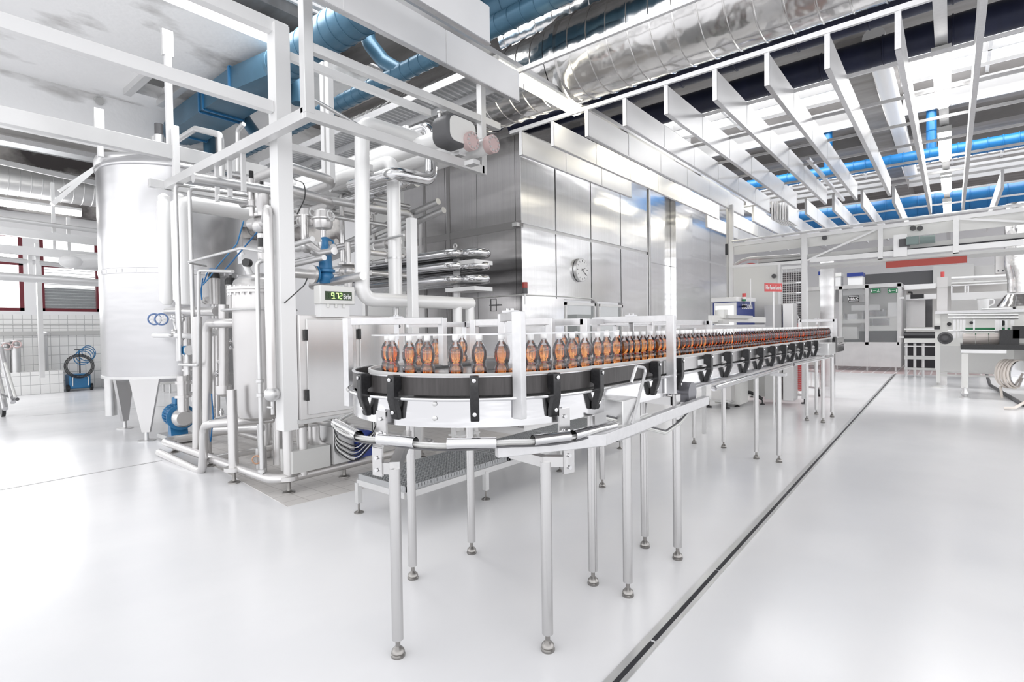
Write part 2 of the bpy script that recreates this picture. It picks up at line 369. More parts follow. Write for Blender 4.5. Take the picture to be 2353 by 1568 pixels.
# ================================================================== CEILING SERVICES
RZ, BZ = 4.52, 4.165                     # top and bottom of the hanging acoustic baffles
def rail(x0, x1, y, z, lab, grp='hanging rails under the roof', th=.05):
    o = MB().bar((x0, y, z), (x1, y, z), .035, th).build('hanging_rail', alu, label=lab, cat='rail', group=grp); return o
rail(-5.1, 1.6, 6.2, 4.54, 'aluminium rail carrying the front ends of the long grey baffles')
rail(-3.9, 1.6, 4.80, 4.54, 'nearest white rail crossing in front of the large silver duct')
rail(-5.1, 1.6, 13.9, 4.54, 'thin rail carrying the front ends of the far bay of baffles', th=.04)
def baffle(x, y0, y1, lab, grp):
    t = thing('acoustic_baffle', lab, 'baffle', (x, y0, BZ), grp)
    n_ = max(1, round((y1-y0)/1.16)); st = (y1-y0)/n_
    for i in range(n_):
        a, b = y0+i*st+.008, y0+(i+1)*st-.008
        MB().bb((x-.022, a, BZ+.012), (x+.022, b, RZ-.02)).build('panel', baffle_m, t)
    MB().bar((x, y0, BZ+.006), (x, y1, BZ+.006), .05, .012).bb((x-.025, y0-.012, BZ), (x+.025, y0+.006, RZ+.02)).build('edge_channel', alu, t)
    return t
G1 = 'row of long baffles hanging above the hall'
info = [(-4.90, 6.2, 9.67, 'leftmost of the long hanging baffles, in front of the steel panel enclosure'),
        (-4.33, 6.2, 13.1, 'second hanging baffle from the left, beside the steel panel enclosure'),
        (-3.77, 6.2, 13.1, 'hanging baffle just left of the yellowish strip lamps'),
        (-3.21, 6.2, 13.1, 'hanging baffle just right of the yellowish strip lamps'),
        (-2.66, 6.2, 13.1, 'second hanging baffle right of the yellowish strip lamps'),
        (-2.08, 6.2, 13.1, 'third hanging baffle right of the yellowish strip lamps'),
        (-1.53, 6.2, 13.1, 'third hanging baffle left of the white lamp column'),
        (-.97, 6.2, 13.1, 'second hanging baffle left of the white lamp column'),
        (-.395, 6.2, 16.2, 'hanging baffle just left of the white lamp column'),
        (.19, 4.8, 16.2, 'hanging baffle just right of the white lamp column'),
        (1.33, 7.5, 14.0, 'hanging baffle cut by the right edge of the picture')]
for x, y0, y1, lab in info: baffle(x, y0, y1, lab, G1)
baffle(-3.79, -.9, 4.76, 'nearest big white baffle running over the steel frame at top left', 'large near baffles')
baffle(-3.23, -2.2, 3.64, 'large white baffle at the top edge, in front of the upper blue duct', 'large near baffles')
for i, x in enumerate((-4.9, -4.33, -3.77, -3.21, -2.61, -2.06, -1.52, -.96, .74)):
    baffle(x, 13.9, 20.2, ['far bay baffle nearest the overhead conveyor post', 'second far bay baffle from the overhead conveyor post', 'far bay baffle left of the unlit strip lamp', 'far bay baffle right of the unlit strip lamp',
        'far bay baffle in front of the blue ducts, leftmost of five', 'far bay baffle in front of the blue ducts, second of five', 'far bay baffle in front of the blue ducts, middle of five', 'far bay baffle in front of the blue ducts, fourth of five', 'far bay baffle at right, beyond the white lamp column'][i], 'far bay of baffles beyond the gap')
# cross ties between baffles
for k in range(1, 7):
    y = 6.2+1.157*k
    o = MB().bar((-3.21 if k > 1 else -2.66, y, 4.49), (1.4, y, 4.49), .025, .04).build('cross_tie', alu, label='thin tie bar across the hanging baffles, number %s from the front rail' % ['one', 'two', 'three', 'four', 'five', 'six'][k-1], cat='rail', group='tie bars across the baffles')
for k in range(3):
    y = 15.1+1.6*k
    MB().bar((-3.2, y, 4.49), (1.6, y, 4.49), .025, .04).build('cross_tie', alu, label='thin tie bar across the far baffles, %s one back' % ['first', 'second', 'third'][k], cat='rail', group='tie bars across the far baffles')
for i, x in enumerate((1.06, 1.02)):
    MB().bar((x, 9.0+i*4.2, 7.0), (x, 9.0+i*4.2, 4.5), .05, .03).build('hanger_channel', alu, label=['tall pale hanger channel near the right edge of the roof', 'farther slim hanger channel near the right edge of the roof'][i], cat='hanger')
P, Q = PZ(1856, 364, 4.5), PZ(1938, 460, 4.5); MB().bar(P, Q, .06, .05).build('hanging_channel', alu, label='slim channel hanging between two baffles, left of the far blue duct drop', cat='rail')
a = PZ(1770, 500, 4.17); t = thing('panel_stack', 'bundle of pale sheets stored upright at the end of the hanging baffles', 'panels', (a.x, a.y, 4.17))
for k in range(7): MB().bb((a.x+.02+.045*k, a.y+.06*k, 4.12), (a.x+.045+.045*k, a.y+1.1+.06*k, 4.55)).build('sheet', baffle_m, t)
# strip lamps
def lamp(x, y0, y1, z, lit, lab, grp):
    t = thing('strip_lamp', lab, 'lamp', (x, (y0+y1)/2, z), grp)
    MB().bb((x-.085, y0, z+.055), (x+.085, y1, z+.10)).build('housing', lgrey, t, bevel=.008)
    mb = MB().prism([(-.08, .055), (-.085, .02), (-.05, -.03), (.05, -.03), (.085, .02), (.08, .055)], (x, (y0+y1)/2, z), (1, 0, 0), (0, 0, 1), (y1-y0)-.04)
    mb.build('diffuser', lit, t)
    for y in (y0-.01, y1+.01): MB().bb((x-.09, y-.02, z-.0), (x+.09, y+.02, z+.09)).build('end_cap', grey, t)
    return t
def trunk(x, y0, y1, z, lab):
    MB().bb((x-.055, y0, z), (x+.055, y1, z+.06)).build('lamp_trunking', alu, label=lab, cat='cable trunking')
trunk(-4.05, -.5, 30, 4.72, 'long white trunking carrying the yellowish strip lamps'); trunk(-.10, 4.9, 30, 4.72, 'white trunking carrying the right-hand column of strip lamps')
for i, (a, b) in enumerate(((4.62, 6.42), (7.78, 9.6), (10.95, 12.8), (14.05, 15.9))):
    lamp(-4.05, a, b, 4.61, lamp_on, ['nearest lit strip lamp, glowing yellowish beside the silver duct', 'second lit strip lamp of the yellowish row', 'third lit strip lamp of the yellowish row', 'farthest lit strip lamp of the yellowish row'][i], 'yellowish row of strip lamps')
lamp(-4.05, 17.2, 19.0, 4.61, grey, 'unlit strip lamp at the far end of the yellowish row', 'yellowish row of strip lamps')
for i, a in enumerate((7.75, 10.9, 14.05, 17.2)):
    lamp(-.10, a, a+1.85, 4.61, lamp_wh, ['nearest and largest lit lamp of the white column at right', 'second lit lamp of the white column at right', 'third lit lamp of the white column at right', 'farthest lit lamp of the white column at right'][i], 'white column of strip lamps')
# ---- ducts
def elev(u, v): k = ray(u, v); return math.atan2(k.z, k.y)
def xcirc(lo, hi, d):
    a, b = elev(*lo), elev(*hi); c = (a+b)/2; r = d*math.sin(abs(b-a)/2); return Vector((0, d*math.cos(c), CAMH+d*math.sin(c))), r
def duct(name, lab, c, r, x0, x1, m, step=.27, grp=None, seam_r=.008, flanges=(), n=28):
    t = thing(name, lab, 'duct', (x0, c.y, c.z), grp)
    mb = MB().cyl((x0, c.y, c.z), (x1, c.y, c.z), r, n); x = x0+.1
    while x < x1-.05: mb.torus((x, c.y, c.z), r+seam_r*.3, seam_r, (1, 0, 0), n, 6); x += step
    mb.build('duct_body', m, t)
    for f in flanges: MB().cyl((f-.03, c.y, c.z), (f+.03, c.y, c.z), r+.035, n).build('flange', m, t)
    return t
c, r = xcirc((1328, 237), (1400, 0), 7.2)
duct('silver_duct', 'huge silver foil-clad duct sweeping up to the right, with ring seams', c, r, -9.5, -4.15, duct_st, .24, 'silver ducts', .010, (-4.15, -5.6))
c2 = c + Vector((0, -.02, .0)); duct('silver_duct', 'wider right-hand run of the silver duct above the hanging rail', c2, r*1.06, -4.1, 2.2, duct_st, .27, 'silver ducts', .011, (-3.95, -.2))
c3 = Vector((0, c.y+.55, c.z+.95)); duct('silver_duct', 'upper silver duct half hidden behind the large one', c3, r*.95, -5.4, 2.2, duct_st, .30, 'silver ducts', .010)
c, r = xcirc((2040, 146), (2040, 78), 10.6); duct('navy_duct', 'dark navy duct behind the baffles, lower of two', c, r, -6.5, 3, navy, .8, 'navy ducts', .012)
c, r = xcirc((2040, 55), (2040, -30), 8.9); duct('navy_duct', 'dark navy duct tucked against the silver duct, upper of two', c, r, -6.5, 3, navy, .8, 'navy ducts', .012)
c, r = xcirc((2039, 389), (2039, 358), 16.3); duct('blue_duct', 'bright blue round duct crossing under the concrete deck at right', c, r, -5.5, 1.35, blue_b, .25, 'bright blue ducts', .012)
for i, (u, v0, v1) in enumerate(((1903, 262, 400), (2140, 205, 365))):
    P = PY(u, v1, c.y); Q = PY(u, v0, c.y); t = thing('blue_drop_duct', ['blue drop duct at left joining the far blue duct', 'blue drop duct behind the brightest lamp, joining the far blue duct'][i], 'duct', P, 'bright blue ducts')
    mb = MB().cyl((P.x, c.y, c.z), (P.x, c.y, 7.0), r*.62, 16); z = c.z+.3
    while z < 6.9: mb.torus((P.x, c.y, z), r*.63, .012, (0, 0, 1), 16, 5); z += .25
    mb.build('duct_body', blue_b, t)
c, r = xcirc((2300, 476), (2300, 420), 21); duct('blue_duct', 'far blue duct low behind the far bay of baffles', c, r, -6.5, 2.6, blue_b, .4, 'bright blue ducts', .014)
c, r = xcirc((1850, 345), (1850, 300), 19)
# white round pipe next to the concrete beam
MB().tube([(-1.0, 10.6, 6.3), (-1.0, 21, 6.3)], .16, n=18).build('white_pipe', white, label='thick white pipe running beside the concrete roof beam', cat='pipe')
# teal-blue ducts at upper left
def frm(c, x): return Vector((x, c.y, c.z))
c, r = xcirc((718, 161), (718, 40), 6.2)
t = thing('blue_ventilation_duct', 'large dull blue duct with a boxed rectangular section at upper left', 'duct', (-8, c.y, c.z))
xr = PY(640, 160, c.y).x; xt = PY(575, 200, c.y).x; xe = PY(432, 300, c.y).x; xf = PY(400, 330, c.y).x
mb = MB().cyl(frm(c, xr), frm(c, -2.2), r, 28); x = xr+.1
while x < -2.3: mb.torus(frm(c, x), r+.003, .008, (1, 0, 0), 28, 6); x += .22
mb.build('round_body', blue_d, t)
def loft(mb, ringA, ringB, n):
    A_ = [mb.bm.verts.new(p) for p in ringA]; B_ = [mb.bm.verts.new(p) for p in ringB]
    for j in range(n): mb.quad([A_[j], A_[(j+1) % n], B_[(j+1) % n], B_[j]])
def circ(c_, x, r_, n=32): return [Vector((x, c_.y+r_*math.cos(2*math.pi*j/n), c_.z+r_*math.sin(2*math.pi*j/n))) for j in range(n)]
def sq(c_, x, hy, hz, n=32):
    out = []
    for j in range(n):
        a = 2*math.pi*j/n; cy_, cz_ = math.cos(a), math.sin(a); k = 1/max(abs(cy_), abs(cz_)); out.append(Vector((x, c_.y+cy_*k*hy, c_.z+cz_*k*hz)))
    return out
hy, hz = r*1.25, r*.72
mb = MB(); loft(mb, circ(c, xr, r), sq(c, xt, hy, hz), 32); mb.build('transition', blue_d, t)
mb = MB(); loft(mb, sq(c, xt, hy, hz), sq(c, xe, hy, hz), 32); mb.build('box_section', blue_d, t)
for x in (xt, (xt*2+xe)/3-.15, (xt*2+xe)/3-.33, xe):
    mb = MB()
    for (a, b) in (((-1, -1), (1, -1)), ((1, -1), (1, 1)), ((1, 1), (-1, 1)), ((-1, 1), (-1, -1))):
        mb.bar((x, c.y+a[0]*(hy+.015), c.z+a[1]*(hz+.015)), (x, c.y+b[0]*(hy+.015), c.z+b[1]*(hz+.015)), .035, .03, up=(1, 0, 0))
    mb.build('flange', blue, t)
mb = MB(); loft(mb, sq(c, xe, hy, hz), circ(c, xf-.25, r*.85), 32); mb.build('transition', blue_d, t)
MB().tube([frm(c, xf-.25), frm(c, xf-2.8)], r*.85, n=28).build('round_body', blue_d, t)
c, r = xcirc((766, 266), (766, 224), 6.3)
t = duct('slim_blue_duct', 'slimmer dull blue duct running parallel below the large one', c, r, -13, -3.2, blue_d, .2, None, .007)
for (u, v) in ((560, 270), (845, 95)):
    P = PY(u, v, c.y-.15); MB().tube([P+Vector((0, 0, .8)), P, P+Vector((.25, .1, -.35)), Vector((P.x+.6, c.y, c.z))], .11, fil=.3, n=14).build('elbow_branch', blue_d, t)
for i, (u, v0, v1) in enumerate(((684, 150, 240), (481, 315, 355))):
    P = PY(u, v0, 4.9); Q = PY(u, v1, 4.9); MB().cyl(P, (P.x, P.y, Q.z), .12, 16).build('blue_drop_duct', blue_d, label=['short blue drop duct behind the white post', 'short blue drop duct below the boxed blue duct'][i], cat='duct', group='short dull blue drops')
c, r = xcirc((1180, 60), (1180, -60), 6.6)
duct('upper_blue_duct', 'dark teal duct at the very top, above the silver duct', c, r, -4.6, -1.2, blue_d, .26)
# cable tray (perforated) running parallel to the silver duct
def tray(u, v, z, x0, x1, lab, w_=.35):
    P = PZ(u, v, z); t = thing('cable_tray', lab, 'cable tray', (x0, P.y, z), 'perforated cable trays')
    MB().bb((x0, P.y-w_/2, z-.004), (x1, P.y+w_/2, z+.004)).build('perforated_base', grate, t)
    mb = MB()
    for y in (P.y-w_/2, P.y+w_/2): mb.bb((x0, y-.01, z-.01), (x1, y+.01, z+.08))
    mb.build('side_flange', alu, t)
    mb = MB(); x = x0+.06
    while x < x1: mb.bb((x, P.y-w_/2, z-.008), (x+.03, P.y+w_/2, z-.002)); x += .09
    mb.build('rung', alu, t, kind='stuff')
tray(960, 245, 4.55, -9.5, -3.95, 'perforated steel cable tray below the slim blue duct')
tray(1000, 275, 4.45, -9.5, -3.95, 'second perforated cable tray, nearer the silver duct', .2)
# left side high services: low duct, trays, beam
t = thing('wall_duct', 'pale corrugated duct high along the left wall', 'duct', (-19, 0, 5.6))
mb = MB().cyl((-19, -6, 5.72), (-19, 9, 5.72), .42, 24); y = -2.0
while y < 8: mb.torus((-19, y, 5.72), .425, .012, (0, 1, 0), 20, 5); y += .22
mb.build('duct_body', steel_s, t)
for i, (z, x) in enumerate(((6.2, -17.5), (6.05, -16.8))):
    t = thing('cable_tray', ['upper perforated tray below the left concrete ceiling', 'lower perforated tray below the left concrete ceiling'][i], 'cable tray', (x, 2, z), 'left cable trays')
    MB().bb((x-.2, -6, z), (x+.2, 9, z+.01)).build('perforated_base', grate, t); MB().bb((x+.19, -6, z), (x+.21, 9, z+.12)).bb((x-.21, -6, z), (x-.19, 9, z+.12)).build('side_flange', alu, t)
t = thing('roof_vent', 'dark louvred roof opening at far left with a pale frame', 'vent', (-16, 3.3, 6.85))
MB().bb((-17.3, 2.6, 6.84), (-15.2, 4.2, 6.88)).build('opening', dark_in, t)
mb = MB()
for y in (2.55, 4.25): mb.bb((-17.4, y-.06, 6.72), (-15.1, y+.06, 6.9))
for x in (-17.35, -15.15): mb.bb((x-.06, 2.5, 6.72), (x+.06, 4.3, 6.9))
mb.build('frame', lgrey, t)
mb = MB()
for k in range(9): mb.bb((-17.3+k*.24, 2.6, 6.78), (-17.27+k*.24, 4.2, 6.84))
mb.build('louvre', dgrey, t)
# long lamps and pipes in the left rear
lamp_l = thing('strip_lamp', 'long lit tube lamp at far left in front of the windows', 'lamp', (-16.5, 2.2, 4.7))
P, Q = PX(0, 465, -16.5), PX(186, 492, -16.5)
MB().bar(P+Vector((0, -1, .09)), Q+Vector((0, 0, .09)), .2, .06).build('housing', white, lamp_l); MB().tube([P+Vector((0, -1, 0)), Q], .07, n=12).build('diffuser', lamp_wh, lamp_l)
for i, (u0, v0, u1, v1, X, rr, sh) in enumerate(((0, 502, 216, 530, -15, .05, 'r'), (0, 530, 220, 556, -15, .09, 'b'), (0, 572, 222, 590, -14, .09, 'b'), (0, 635, 225, 650, -14, .08, 'r'), (0, 595, 222, 618, -14.5, .05, 'r'), (0, 372, 216, 420, -18, .07, 'b'))):
    P, Q = PX(u0, v0, X), PX(u1, v1, X); P += (P-Q).normalized()*1.5; Q += (Q-P).normalized()*1.5
    mb = MB()
    if sh == 'r': mb.tube([P, Q], rr, n=12)
    else: mb.bar(P, Q, rr, rr*1.8)
    mb.build('service_pipe' if sh == 'r' else 'service_beam', frame_w, label=['slim white pipe just under the left tube lamp', 'white beam above the maroon window', 'white beam crossing the top of the maroon window', 'lowest and thickest white pipe crossing the left windows', 'slim pipe crossing the maroon window', 'white beam under the stained concrete at left'][i], cat='pipe' if sh == 'r' else 'beam', group='pipes in front of the left windows')
for i, (u, v0, v1, X) in enumerate(((88, 610, 860, -18.6), (68, 575, 640, -14.2), (84, 560, 635, -14.1), (120, 420, 590, -15.2), (156, 500, 590, -15.2))):
    P, Q = PX(u, v0, X), PX(u, v1, X)
    MB().bar(P, (P.x, P.y, Q.z if i else .5), .14 if i == 0 else .06, .1 if i == 0 else .06).build('vertical_strut', frame_w, label=['grey post between the left windows standing on the tiled plinth', 'short strut left of the window post, holding the thick pipe', 'short strut right above the window post', 'strut hanging in front of the maroon window, left one', 'strut hanging in front of the maroon window, right one'][i], cat='post', group='struts in front of the left windows')
P = PX(165, 602, -13.8); MB().sphere(P, .22, 12, .6).tube([P, P+Vector((0, .9, .12))], [.16, .12], n=12).build('white_lamp_hood', white, label='white rounded lamp hood in front of the maroon window', cat='lamp')
# sloping conveyor strut left of the tank
P, Q = PX(120, 470, -12.2), PX(214, 390, -12.2); MB().bar(P, Q, .12, .07).bar(P+Vector((0, .1, .25)), Q+Vector((0, .1, .12)), .05, .05).build('sloping_strut', frame_w, label='sloping pale strut rising towards the steel tank', cat='strut')
P = PX(228, 231, -12.98); MB().lathe([(.085, 0), (.085, .02), (.06, .02), (.06, .005)], P, 20, (1, 0, 0)).build('wall_vent', grey, label='small round hole in the white concrete upstand', cat='vent')
# ================================================================== STEEL PANEL ENCLOSURE
CXR, CYF = -5.3, 6.69
mb = MB(); CT = 4.72
segs = [(6.69, 7.63), (7.66, 8.80), (8.83, 9.98), (10.01, 11.28)]
zb = (3.24, 3.30)
for (a, b) in segs:
    mb.bb((CXR-.1, a, 0 if False else 2.12), (CXR, b-.004, zb[0])); mb.bb((CXR-.1, a, zb[1]), (CXR, b-.004, CT))
mb.bb((CXR-.1, 6.69, 0), (CXR, 7.63, 2.12)).bb((CXR-.1, 10.05, 0), (CXR, 11.28, 2.12)).bb((CXR-.1, 7.63, 0), (CXR, 10.05, 1.2)).bb((CXR-.1, 8.95, 1.2), (CXR, 9.02, 2.12)).bb((CXR-.1, 7.63, 1.2), (CXR, 7.86, 2.12))
struct(mb, 'wall_enclosure_right', cabin_st)
mb = MB()
mb.bb((CXR-.1, 11.42, 0), (CXR, 12.52, 3.07)).bb((CXR-.1, 11.42, 3.085), (CXR, 12.52, 5.6)).bb((CXR-.05, 12.53, 0), (CXR+.14, 13.60, 5.3)).bb((CXR-.1, 13.62, 0), (CXR+.0, 15.28, 3.4)).bb((CXR-.1, 13.62, 3.46), (CXR+.0, 15.28, 5.6)).bb((CXR-.1, 15.30, 0), (CXR, 20, 3.4)).bb((CXR-.1, 15.30, 3.46), (CXR, 20, 5.6))
struct(mb, 'wall_enclosure_rear', cabin_st)
mb = MB().bb((CXR-.12, 6.6, zb[0]), (CXR-.02, 20, zb[1])).bb((CXR-.12, 11.28, 0), (CXR-.02, 11.42, 4.9))
mb.bb((CXR-.01, 11.3, 0), (CXR+.03, 11.34, 4.9)).bb((CXR-.01, 11.37, 0), (CXR+.02, 11.4, 4.9))
struct(mb, 'trim_5', steel_s)
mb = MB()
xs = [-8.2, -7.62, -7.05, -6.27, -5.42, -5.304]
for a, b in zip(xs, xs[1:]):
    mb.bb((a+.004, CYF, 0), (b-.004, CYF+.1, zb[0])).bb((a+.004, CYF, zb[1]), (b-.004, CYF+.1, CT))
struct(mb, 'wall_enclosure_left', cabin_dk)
struct(MB().bb((-8.2, CYF-.006, zb[0]-.02), (CXR, CYF+.05, zb[1]+.04)).bb((-7.0, CYF-.012, 0), (-6.93, CYF, CT)).bb((-7.64, CYF-.01, 0), (-7.58, CYF, CT)), 'trim_6', mgrey)
struct(MB().bb((-8.2, CYF, CT), (CXR, 13, CT+.05)), 'ceiling_enclosure', steel_s)
struct(MB().bb((-9.9, CYF+.3, 0), (-8.2, CYF+.5, 5.2)), 'wall_behind_skid', grey)
struct(MB().bb((-14, 9.0, 0), (-9.9, 9.2, 5.0)), 'wall_behind_tank', wallp)
for i, (a, b) in enumerate(((7.90, 8.93), (9.06, 10.03))):
    mb = MB()
    for (p, q) in (((CXR-.02, a, 2.02), (CXR+.02, b, 2.07)), ((CXR-.02, a, 1.2), (CXR+.02, a+.04, 2.07)), ((CXR-.02, b-.04, 1.2), (CXR+.02, b, 2.07)), ((CXR-.02, a, 1.2), (CXR+.02, b, 1.24))): mb.bb(p, q)
    mb.build('window_%d' % (i+3), white, kind='structure')
    MB().bb((CXR-.012, a+.04, 1.24), (CXR-.006, b-.04, 2.02)).build('window_pane_%d' % (i+3), glass, kind='structure')
# filler seen through the panes
t = thing('bottle_filler', 'steel filling machine seen through the enclosure windows', 'machine', (-6.6, 9, 0))
MB().cyl((-6.9, 8.9, .9), (-6.9, 8.9, 1.35), .55, 24).build('carousel', steel, t); MB().cyl((-6.9, 8.9, 1.35), (-6.9, 8.9, 1.95), .22, 16).build('column', dgrey, t)
MB().bb((-7.4, 9.7, .8), (-6.2, 10.3, 1.9)).build('cabinet', lgrey, t); MB().bb((-7.8, 8.2, 1.0), (-7.6, 10.3, 1.9)).build('back_panel', grey, t)
# clock
P = PX(1334, 621, CXR+.03); t = thing('wall_clock', 'round white wall clock on the steel panel enclosure', 'clock', P)
MB().cyl(P+Vector((-.02, 0, 0)), P+Vector((.035, 0, 0)), .215, 40).build('case', steel_s, t); MB().cyl(P+Vector((.03, 0, 0)), P+Vector((.038, 0, 0)), .198, 40).build('dial', white, t)
mb = MB()
for k in range(12):
    a = k*math.pi/6; v = Vector((0, math.sin(a), math.cos(a))); mb.bar(P+Vector((.040, 0, 0))+v*.150, P+Vector((.040, 0, 0))+v*.182, .004 if k % 3 else .01, .012 if k % 3 == 0 else .006, up=(1, 0, 0))
mb.build('hour_mark', dgrey, t)
for nm, ang, l0, l1, w_ in (('hour_hand', 68, -.03, .10, .014), ('minute_hand', 126, -.03, .165, .011)):
    a = R_(ang); v = Vector((0, math.sin(a), math.cos(a))); MB().bar(P+Vector((.045, 0, 0))+v*l0, P+Vector((.045, 0, 0))+v*l1, .004, w_, up=(1, 0, 0)).build(nm, dgrey, t)
# warning beacon at the corner with its cable
P = PX(1206, 662, CXR+.06); t = thing('warning_beacon', 'small red and black warning beacon at the enclosure corner', 'beacon', (P.x, P.y, P.z-.12))
MB().cyl(P, P+Vector((0, 0, .09)), .045, 16).build('red_lens', mat('red_lens', (.35, .05, .04), 0, .25), t); MB().cyl(P-Vector((0, 0, .09)), P, .045, 16).build('black_base', dgrey, t); MB().cyl(P-Vector((0, 0, .26)), P-Vector((0, 0, .09)), .012, 8).build('stem', steel_s, t)
pts = [PY(1040, 690, CYF-.02), PY(1120, 683, CYF-.02), PY(1196, 678, CYF-.02), PX(1206, 678, CXR+.02), PX(1300, 682, CXR+.02), PX(1362, 687, CXR+.02), PX(1375, 700, CXR+.02), PX(1377, 760, CXR+.02)]
MB().tube(pts, .010, fil=.06, n=6).build('wall_cable', grey, label='thin grey cable run along the enclosure walls', cat='cable')
P = PY(1125, 702, CYF-.03); t = thing('wall_latch', 'small dark latch handle on the darker enclosure wall', 'handle', P); MB().bar(P, P+Vector((.22, 0, 0)), .02, .02).build('lever', dgrey, t)
mb = MB(); A_, B_ = P+Vector((0, .02, -.1)), P+Vector((.12, .02, .1)); mb.bb(A_, (A_.x+.006, A_.y+.006, B_.z)).bb((B_.x, A_.y, A_.z), (B_.x+.006, A_.y+.006, B_.z)).bb(A_, (B_.x, A_.y+.006, A_.z+.006)).bb((A_.x, A_.y, B_.z), (B_.x, A_.y+.006, B_.z+.006)).build('hatch_outline', dgrey, t)
# ================================================================== BOTTLE CONVEYOR
CC = Vector((-2.26, 2.42, 0)); RO = .76; YE = 11.2
def path(s):
    """s<0: straight near side (Y = 2.42 - s); 0..pi*R: bend; beyond: back lane"""
    if s <= 0: return Vector((CC.x+RO, CC.y-s, 0)), Vector((1, 0, 0))
    A_ = math.pi*RO
    if s <= A_:
        a = -s/RO; n_ = Vector((math.cos(a), math.sin(a), 0)); return CC+n_*RO, n_
    return Vector((CC.x-RO, CC.y+(s-A_), 0)), Vector((-1, 0, 0))
def at(s, off, z): p, n_ = path(s); q = p+n_*off; return Vector((q.x, q.y, z))
SB = math.pi*RO
def stations(s0, s1):
    out = [s0]
    if s0 < 0 < s1: out.append(0)
    k = 36
    for i in range(k+1):
        s = SB*i/k
        if s0 < s < s1 and s not in out: out.append(s)
    out.append(s1); return out
def sweep(mb, s0, s1, prof):
    rings = [[mb.bm.verts.new(at(s, o, z)) for (o, z) in prof] for s in stations(s0, s1)]; n_ = len(prof)
    for a, b in zip(rings, rings[1:]):
        for j in range(n_): mb.quad([a[j], a[(j+1) % n_], b[(j+1) % n_], b[j]])
    mb.quad(rings[0][::-1]); mb.quad(rings[-1]); return mb
def rect(o0, o1, z0, z1): return [(o0, z0), (o1, z0), (o1, z1), (o0, z1)]
S0, S1 = -(YE-CC.y), SB+3.9
cv = thing('bottle_conveyor', 'long steel bottle conveyor with a rounded return bend in the foreground', 'conveyor', (CC.x, CC.y, 0))
mb = MB(); sweep(mb, S0, S1, rect(-.006, .002, 1.13, 1.27)); mb.build('side_plate', steel_p, cv)
mb = MB(); sweep(mb, S0, S1, rect(-.36, -.352, 1.17, 1.34)); mb.build('inner_side_plate', steel, cv)
mb = MB(); sweep(mb, S0, S1, rect(-.352, -.006, 1.165, 1.175)); mb.build('bottom_plate', steel, cv)
mb = MB(); sweep(mb, -.9, S1, rect(-.012, .0, 1.284, 1.372)); mb.build('guide_band', band_m, cv, label='black guide band around the bend')
mb = MB(); sweep(mb, S0, -.9, rect(-.012, .0, 1.284, 1.372)); mb.build('upper_side_plate', steel, cv)
mb = MB(); sweep(mb, S0, S1, rect(-.014, .004, 1.372, 1.378)); mb.build('band_edge', alu, cv)
mb = MB(); sweep(mb, S0, S1, rect(-.09, -.012, 1.325, 1.332)); mb.build('trough', dark_in, cv)
mb = MB(); sweep(mb, S0, S1, rect(-.102, -.088, 1.332, 1.383)); mb.build('inner_rim', white, cv)
mb = MB(); sweep(mb, S0, S1, rect(-.34, -.102, 1.355, 1.366)); mb.build('chain_belt', belt_m, cv)
mb = MB(); sweep(mb, S0, S1, [(.030+.009*math.cos(k*math.pi/4), 1.268+.009*math.sin(k*math.pi/4)) for k in range(8)]); mb.build('guide_tube', steel_p, cv)
# low side guide rails along the bottles and the tall clear guard on the bend
mb = MB()
for z in (1.40, ): sweep(mb, S0, -.2, rect(-.305, -.297, z, z+.012))
mb.build('bottle_guide', alu, cv)
mb = MB(); sweep(mb, -.55, SB+.3, rect(-.116, -.112, 1.39, 1.575)); mb.build('clear_guard', pale_poly, cv)
mb = MB(); sweep(mb, -.55, SB+.3, rect(-.119, -.109, 1.573, 1.581)); mb.build('guard_edge', alu, cv)
# inner deck plate inside the bend
mb = MB(); mb.prism([(CC.x+.39*math.cos(a*math.pi/12), CC.y+.39*math.sin(a*math.pi/12)) for a in range(12, 25)]+[(CC.x+.39, CC.y+1.6), (CC.x-.39, CC.y+1.6)], (0, 0, 1.33), (1, 0, 0), (0, 1, 0), .02); mb.build('centre_deck', steel, cv)
for (x, y) in ((-2.35, 2.55), (-2.05, 2.75)): MB().bb((x-.07, y-.05, 1.34), (x+.07, y+.05, 1.40)).build('drive_block', dgrey, cv, bevel=.008)
# clamps
def clamp(s):
    o, n_ = path(s); tz = Vector((0, 0, 1)); c = o+Vector((0, 0, 0))
    mb = MB(); mb.prism([(.004, 1.372), (.012, 1.384), (.060, 1.384), (.064, 1.374), (.064, 1.262), (.034, 1.17), (.030, 1.163), (.006, 1.163), (.006, 1.20), (.024, 1.255), (.024, 1.30), (.004, 1.31)], c, n_, tz, .042)
    ob = mb.build('clamp', black, cv, bevel=.004)
    b = MB()
    for z, of in ((1.362, .066), (1.20, .046)): b.lathe([(.010, 0), (.010, .006), (.005, .008)], c+n_*of+Vector((0, 0, z)), 8, n_)
    b.build('bolt', steel_p, ob)
for y in [2.488, 3.213, 3.60, 4.18, 4.66, 5.18, 5.66, 6.13, 6.6, 7.04, 7.5, 7.98, 8.45]: clamp(-(y-CC.y))
def proj_u(s, off=.05):
    d = at(s, off, 1.3)-CAM; return CX+FPX*d.dot(CR)/d.dot(CD)
US = [proj_u(SB*k/400) for k in range(401)]; KMIN = US.index(min(US))
def s_of(u, v=0, z=1.35): return SB*min(range(KMIN+1), key=lambda k: abs(US[k]-u))/400
for u in (1277, 1090, 900, 830): clamp(s_of(u, 0))
# drum bolts
mb = MB()
for u in (990,):
    s = s_of(u, 0, 1.2)
    for z in (1.245, 1.175): mb.lathe([(.012, 0), (.012, .006), (.006, .008)], at(s, .003, z), 10, path(s)[1])
mb.build('drum_bolt', steel_s, cv)
